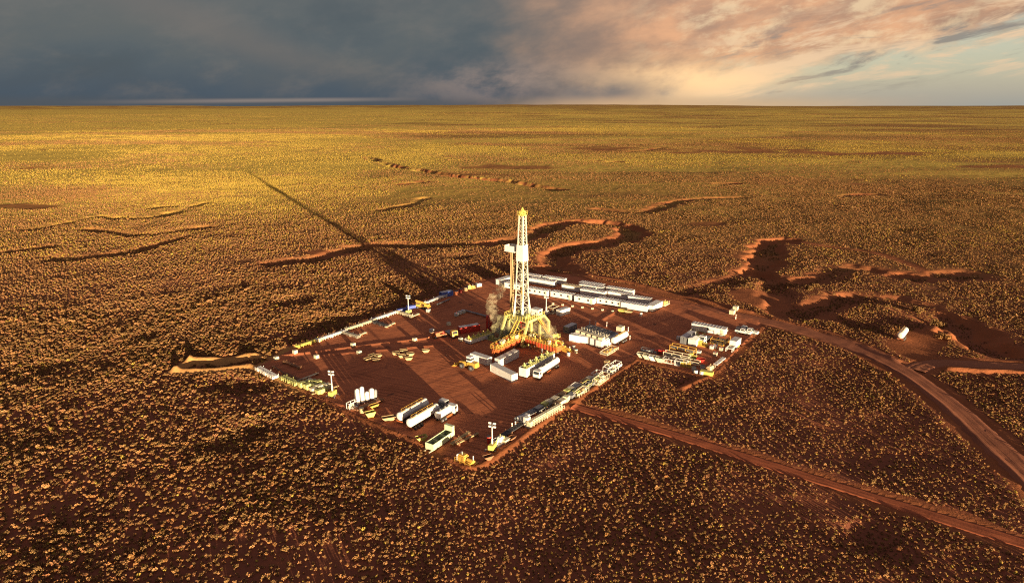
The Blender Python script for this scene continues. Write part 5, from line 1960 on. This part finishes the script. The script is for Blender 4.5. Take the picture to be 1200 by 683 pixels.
# --- tankers on the lower left
add(tank_trailer, *off(489, 489.5, 33, 0, 1.5), 33, 'long white tank trailer, left one of the parked pair', 'trailer', 'pair of parked tank trailers', (11.0,))
add(tank_trailer, *off(498, 495.5, 33, 0, .5), 33, 'long white tank trailer, right one of the parked pair', 'trailer', 'pair of parked tank trailers', (11.5,))
add(flat_truck, *off(516, 483, 33, 0, .5), 33, 'white truck with a grey flatbed behind the tank truck', 'truck', None, (7.0,))
add(tank_truck, *off(524.5, 489.5, 33, 0, 0.5), 33, 'short white tank truck facing away beside the tank trailers', 'truck', None, (8.0,))
add(skip_bin, 434, 488.5, 62, 'lemon yellow skip below the upright white tanks', 'skip', None, ('lemon', 5.0, 2.3, 1.7), scale=(.58, .7, .9))
add(skip_bin, 438, 478, 50, 'tan yellow skip right behind the pipe rack of the white tanks', 'skip', None, ('yellow', 4.6, 2.0, 1.3), scale=(.62, .7, .8))
add(skip_bin, 456, 492, 70, 'tan skip lying between upright tanks and tank trailers', 'skip', None, ('tan', 5.6, 2.0, 1.1), scale=(.7, .8, .9))
add(skip_bin, 494, 517, 60, 'bright lemon skip on the bank left of the pale green bin', 'skip', None, ('lemon', 4.8, 2.2, 1.5, 'red'), scale=(.62, .7, .8))
for px, py, H_, r_, cc, lab in ((419.5, 474.5, 5.2, .62, 'white', 'tall white upright tank, leftmost of the cluster'), (425, 472.5, 5.4, .66, 'white', 'tall white upright tank, second of the cluster and the tallest'),
                                (430.5, 470.5, 3.3, .66, 'white', 'shorter white upright tank in the middle of the cluster'), (436, 468.5, 3.8, .74, 'white', 'white upright tank, fourth of the cluster'), (440.5, 467.5, 3.2, .5, 'grey', 'slim grey upright tank at the right end of the cluster')):
    add(vertical_tank, px, py, A_AZ, lab, 'tank', 'upright tanks on the lower left', (H_, r_, cc))
c, az, L = run((417, 479.5), (441, 469.5))
add(pipe_rack, *off(*c, az, 0, -1.3), az, 'rusty pipe rack in front of the upright white tanks', 'pipe rack', None, (10.0, 'rust', 5, 1))
add(steel_basket, 413, 478, 38, 'white arched basket left of the upright white tanks', 'basket', None, (3.0, 1.4, 2.0, 'white', 'cream'))
add(drum, 424, 484, 0, 'tan drum in front of the rusty pipe rack', 'drum', None, ('tan',), scale=(1.5, 1.5, 1.6))

# --- left corner pipe yard
c, az, L = run((304, 435), (325, 446.5))
add(pipe_rack, *c, az, 'long white pipe rack in the left corner of the yard', 'pipe rack', None, (11.5, 'white', 5, 2, True))
c, az, L = run((332, 446), (350, 454))
add(pipe_rack, *c, az, 'lime grey pipe rack in the left corner next to the white one', 'pipe rack', None, (8.5, 'lime', 5, 2, True))
c, az, L = run((333, 425), (352, 433))
add(pipe_rack, *c, az, 'dark rusty pipe rack set back in the left corner', 'pipe rack', None, (10.0, 'rust', 3, 1))
c, az, L = run((314, 432), (330, 442))
add(pipe_rack, *off(*c, az, 0, 1.5), az, 'low rusty pipe rack behind the long white one', 'pipe rack', None, (9.0, 'rust', 2, 1))
c, az, L = run((336, 440), (352, 447))
add(pipe_rack, *c, az, 'low rusty pipe rack in the middle of the left corner', 'pipe rack', None, (9.0, 'rust', 3, 1))
c, az, L = run((352, 447), (368, 441))
add(pipe_rack, *c, az, 'narrow cream pipe rack pointing away beside the lime stacks', 'pipe rack', None, (9.0, 'cream', 2, 1))
c, az, L = run((372, 462), (391, 456))
add(pipe_rack, *c, az, 'single tan pipe rack closing off the lime stacks', 'pipe rack', None, (9.0, 'tan', 2, 1))
k = 0
ordn = ['first', 'second', 'third', 'fourth', 'fifth', 'sixth']
for rown, (p, q, n) in (('far row', ((363, 449), (384, 455), 5)), ('middle row', ((359, 452), (380, 459), 5)), ('near row', ((354, 455), (374, 462), 4))):
    for i, (px, py) in enumerate(run(p, q, n)):
        add(pallet_stack, px, py, 38 + (k * 7) % 11, 'lime tinted stack of sacks, %s from the left in the %s' % (ordn[i], rown), 'sack stack', 'lime sack stacks in the left corner',
            ('lime' if k % 4 else 'cream', 1.3 + .2 * (k % 3), 2), scale=(1.55, 1.55, 1))
        k += 1

# --- far left edge pipe racks
for (p, q), cc, n, L_, rl, lab in (
        (((352, 406.5), (372, 400)), 'lemon', 5, 11.0, True, 'lemon yellow pipe rack at the near end of the left edge row'),
        (((374, 399.5), (401, 390.5)), 'white', 5, 14.0, True, 'white pipe rack second along the left edge row'),
        (((409, 386.5), (436, 377.5)), 'cream', 5, 15.0, True, 'cream pipe rack third along the left edge row'),
        (((438, 376), (467, 366)), 'white', 5, 17.0, True, 'long white pipe rack furthest along the left edge row'),
        (((500, 356), (521, 347.5)), 'white', 5, 15.0, True, 'white pipe rack beside the blue box on the far left edge'),
        (((404, 391.5), (420, 396)), 'pipe', 4, 9.0, True, 'grey pipe rack jutting out from the left edge row, nearer one'),
        (((439, 378.5), (455, 384)), 'dark', 4, 9.0, True, 'dark pipe rack jutting out from the left edge row, further one'),
        (((418, 395.5), (428, 391.5)), 'cream', 3, 6.0, False, 'short cream pipe rack closing the nearer jutting rack'),
        (((454, 384), (461, 380.5)), 'cream', 3, 6.0, False, 'short cream pipe rack closing the further jutting rack'),
        (((467, 367), (482, 372)), 'cream', 4, 9.5, True, 'cream pipe rack under the far left light tower'),
        (((482, 373), (490, 369.5)), 'cream', 3, 6.0, False, 'short cream rack at the foot of the far left light tower'),
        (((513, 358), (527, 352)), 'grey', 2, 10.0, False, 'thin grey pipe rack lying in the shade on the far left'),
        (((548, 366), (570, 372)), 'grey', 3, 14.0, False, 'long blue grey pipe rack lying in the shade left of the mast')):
    c, az, L = run(p, q)
    add(pipe_rack, *c, az, lab, 'pipe rack', 'pipe racks on the left side', (L_, cc, n, 2, rl) if n > 3 else (L_, cc, n, 1, rl))
add(shipping_container, 523, 347, 52, 'blue container box with a pale end on the far left edge', 'container', None, (6.1, 2.4, 'blue'))
add(crate, 473, 365, 60, 'low blue box behind the far left light tower, nearer one', 'box', 'low blue boxes', ('blue', 5.5, 1.6, 1.4))
add(crate, 483, 361.5, 60, 'low blue box behind the far left light tower, further one', 'box', 'low blue boxes', ('blue', 5.0, 1.6, 1.4))
add(bulldozer_blade, 496, 361.5, 110, 'yellow crane machine on the far left edge', 'crane', None, ('yellow',))
for px, py, lab, cc in ((535, 345, 'orange red drum on the far left edge, nearest of three', 'orange'), (540, 342.5, 'red drum on the far left edge, middle of three', 'red'), (546, 340.5, 'tan drum on the far left edge, furthest of three', 'tan')):
    add(drum, px, py, 0, lab, 'drum', 'coloured drums on the far left edge', (cc,), scale=(2.2, 2.2, 1.6))
add(machine_skid, 552, 338, 60, 'yellow machine skid on the far left edge by the white tote', 'pump skid', None, (4.0, 2.0, 'yellow', 'lemon', 'grey', 23))
add(tote, 561, 336, 60, 'white tote cage at the far corner of the yard', 'tote', None, ('white',), scale=(2.4, 1.6, 1.5))
for px, py, lab in ((535, 370.5, 'pale tote in the shade left of the mast, nearest of three'), (539, 368.5, 'pale tote in the shade left of the mast, middle of three'), (543, 367, 'pale tote in the shade left of the mast, furthest of three'), (502, 366, 'pale tote beside the yellow crane machine'), (506, 389.5, 'pale tote left of the orange loader crane')):
    add(tote, px, py, 38, lab, 'tote', 'pale totes in the shade', ('white',))

# --- skips and blocks on the open yard
for px, py, az, lab in ((431, 422.5, 45, 'tan skip of the western group of four, front left'), (441, 423, 70, 'tan skip of the western group of four, front right'), (436, 418.5, 45, 'tan skip of the western group of four, back left'), (443, 418.5, 70, 'tan skip of the western group of four, back right'),
                        (464, 415.5, 75, 'tan skip of the middle group of five, far left'), (471, 418.5, 75, 'tan skip of the middle group of five, second from the left'), (479, 421.5, 75, 'tan skip of the middle group of five, nearest the viewer'),
                        (473, 412.5, 75, 'tan skip of the middle group of five, back left'), (481, 416.5, 75, 'tan skip of the middle group of five, back right'), (499, 412.5, 75, 'tan yellow skip standing alone right of the group of five')):
    add(skip_bin, px, py, az, lab, 'skip', 'tan skips on the open yard', ('tan',), scale=(.52, .72, .62))
for px, py, lab in ((324, 421.5, 'cream block outside the left corner of the yard by the pit'), (346, 415, 'cream block at the start of the long low bank'), (371, 419.5, 'cream block beside the short low bank near the left corner'), (414, 406.5, 'cream block on the long low bank, middle'),
                    (421, 414.5, 'cream block between the low banks beside the western skips'), (486, 399.5, 'cream block at the right end of the long low bank'), (540, 400, 'cream block between red tank box and open white skid'), (526, 381, 'cream block in the shade behind the yellow flatbed truck')):
    add(block, px, py, 40, lab, 'block', 'cream anchor blocks on the yard', ('cream', 1.4))

# --- out on the turning area by the road
add(tank_trailer, 1057, 396.5, 40, 'white tank trailer parked alone on bare earth beside the access road', 'trailer', None, (8.0,))


def bush(seed, r, h):
    mb = leafy(420, r, h, .28, seed)
    o = mb.build('bush', LEAF_OLIVE)
    return o


for i, (px, py, r, h, lab) in enumerate(((1100, 377, 3.4, 3.2, 'big olive bush at the foot of the wash right of the tank trailer'), (1076, 364, 2.6, 2.4, 'big olive bush in the wash above the tank trailer'),
                                         (1106, 397, 3.2, 1.8, 'low olive bush under the earth mound by the turning area'), (947, 341, 2.8, 2.4, 'big olive bush beside the dark bend of the wash'),
                                         (955, 337, 2.4, 2.0, 'olive bush just behind the one at the bend of the wash'))):
    tag(put(bush(300 + i, r, h), px, py, 0), lab, 'bush', 'big bushes in the washes')


# ------------------------------------------------------------------ dust and steam drifting round the rig
def plume(name, label, pts, dens, col):
    """one puffy closed body filled with thin smoke"""
    import bmesh
    bm = bmesh.new()
    a = None
    for (px, py, z), rad in pts:
        x, y = at(px, py, z) if z < CAM_H else at(px, py)
        v = bmesh.ops.create_icosphere(bm, subdivisions=3, radius=rad * 1.22)['verts']
        for q in v:
            n = q.co.normalized()
            k = 1 + 0.22 * math.sin(n.x * 5 + px) * math.cos(n.y * 4 + py) + 0.12 * math.sin(n.z * 9 + px * 2)
            q.co = Vector((x, y, z)) + q.co * k
    me = bpy.data.meshes.new(name)
    bm.to_mesh(me)
    bm.free()
    m = bpy.data.materials.new(name + '_air')
    m.use_nodes = True
    k = NT(m.node_tree)
    pos = k.n('ShaderNodeNewGeometry').outputs['Position']
    n = k.noise(pos, 0.55, 6, 0.62, 0.8)
    d = k.m('MULTIPLY', k.ss(n, 0.40, 0.72), dens)
    v = k.n('ShaderNodeVolumePrincipled', {'Color': (*col, 1), 'Density': d, 'Anisotropy': -0.1})
    o_ = k.n('ShaderNodeOutputMaterial')
    k.t.links.new(v.outputs[0], o_.inputs['Volume'])
    me.materials.append(m)
    o = bpy.data.objects.new(name, me)
    COL.objects.link(o)
    tag(o, label, 'dust plume', None, 'stuff')
    return o


plume('dust_plume', 'tan dust plume curling up left of the rig mast',
      [((592, 384, 3), 3.0), ((586, 377, 5), 2.6), ((581, 371, 7), 2.2), ((577, 364, 9), 2.0), ((576, 357, 10), 1.9), ((579, 350, 12), 2.0), ((584, 344, 13), 2.0), ((587, 338, 14), 1.6)], 0.42, (0.76, 0.64, 0.42))
plume('dust_plume', 'lime tinted dust under the left side of the rig base',
      [((590, 386, 3), 4.0), ((597, 381, 4), 3.6), ((594, 391, 2.5), 3.0), ((601, 388, 3), 2.6)], 0.6, (0.76, 0.70, 0.38))
plume('dust_plume', 'tan dust drifting beneath the rig arch',
      [((613, 383, 4), 3.0), ((620, 389, 3.5), 2.8), ((634, 378, 6), 2.4), ((637, 386, 4), 3.0), ((642, 392, 4), 2.8), ((624, 380, 4), 2.0)], 0.32, (0.76, 0.64, 0.40))
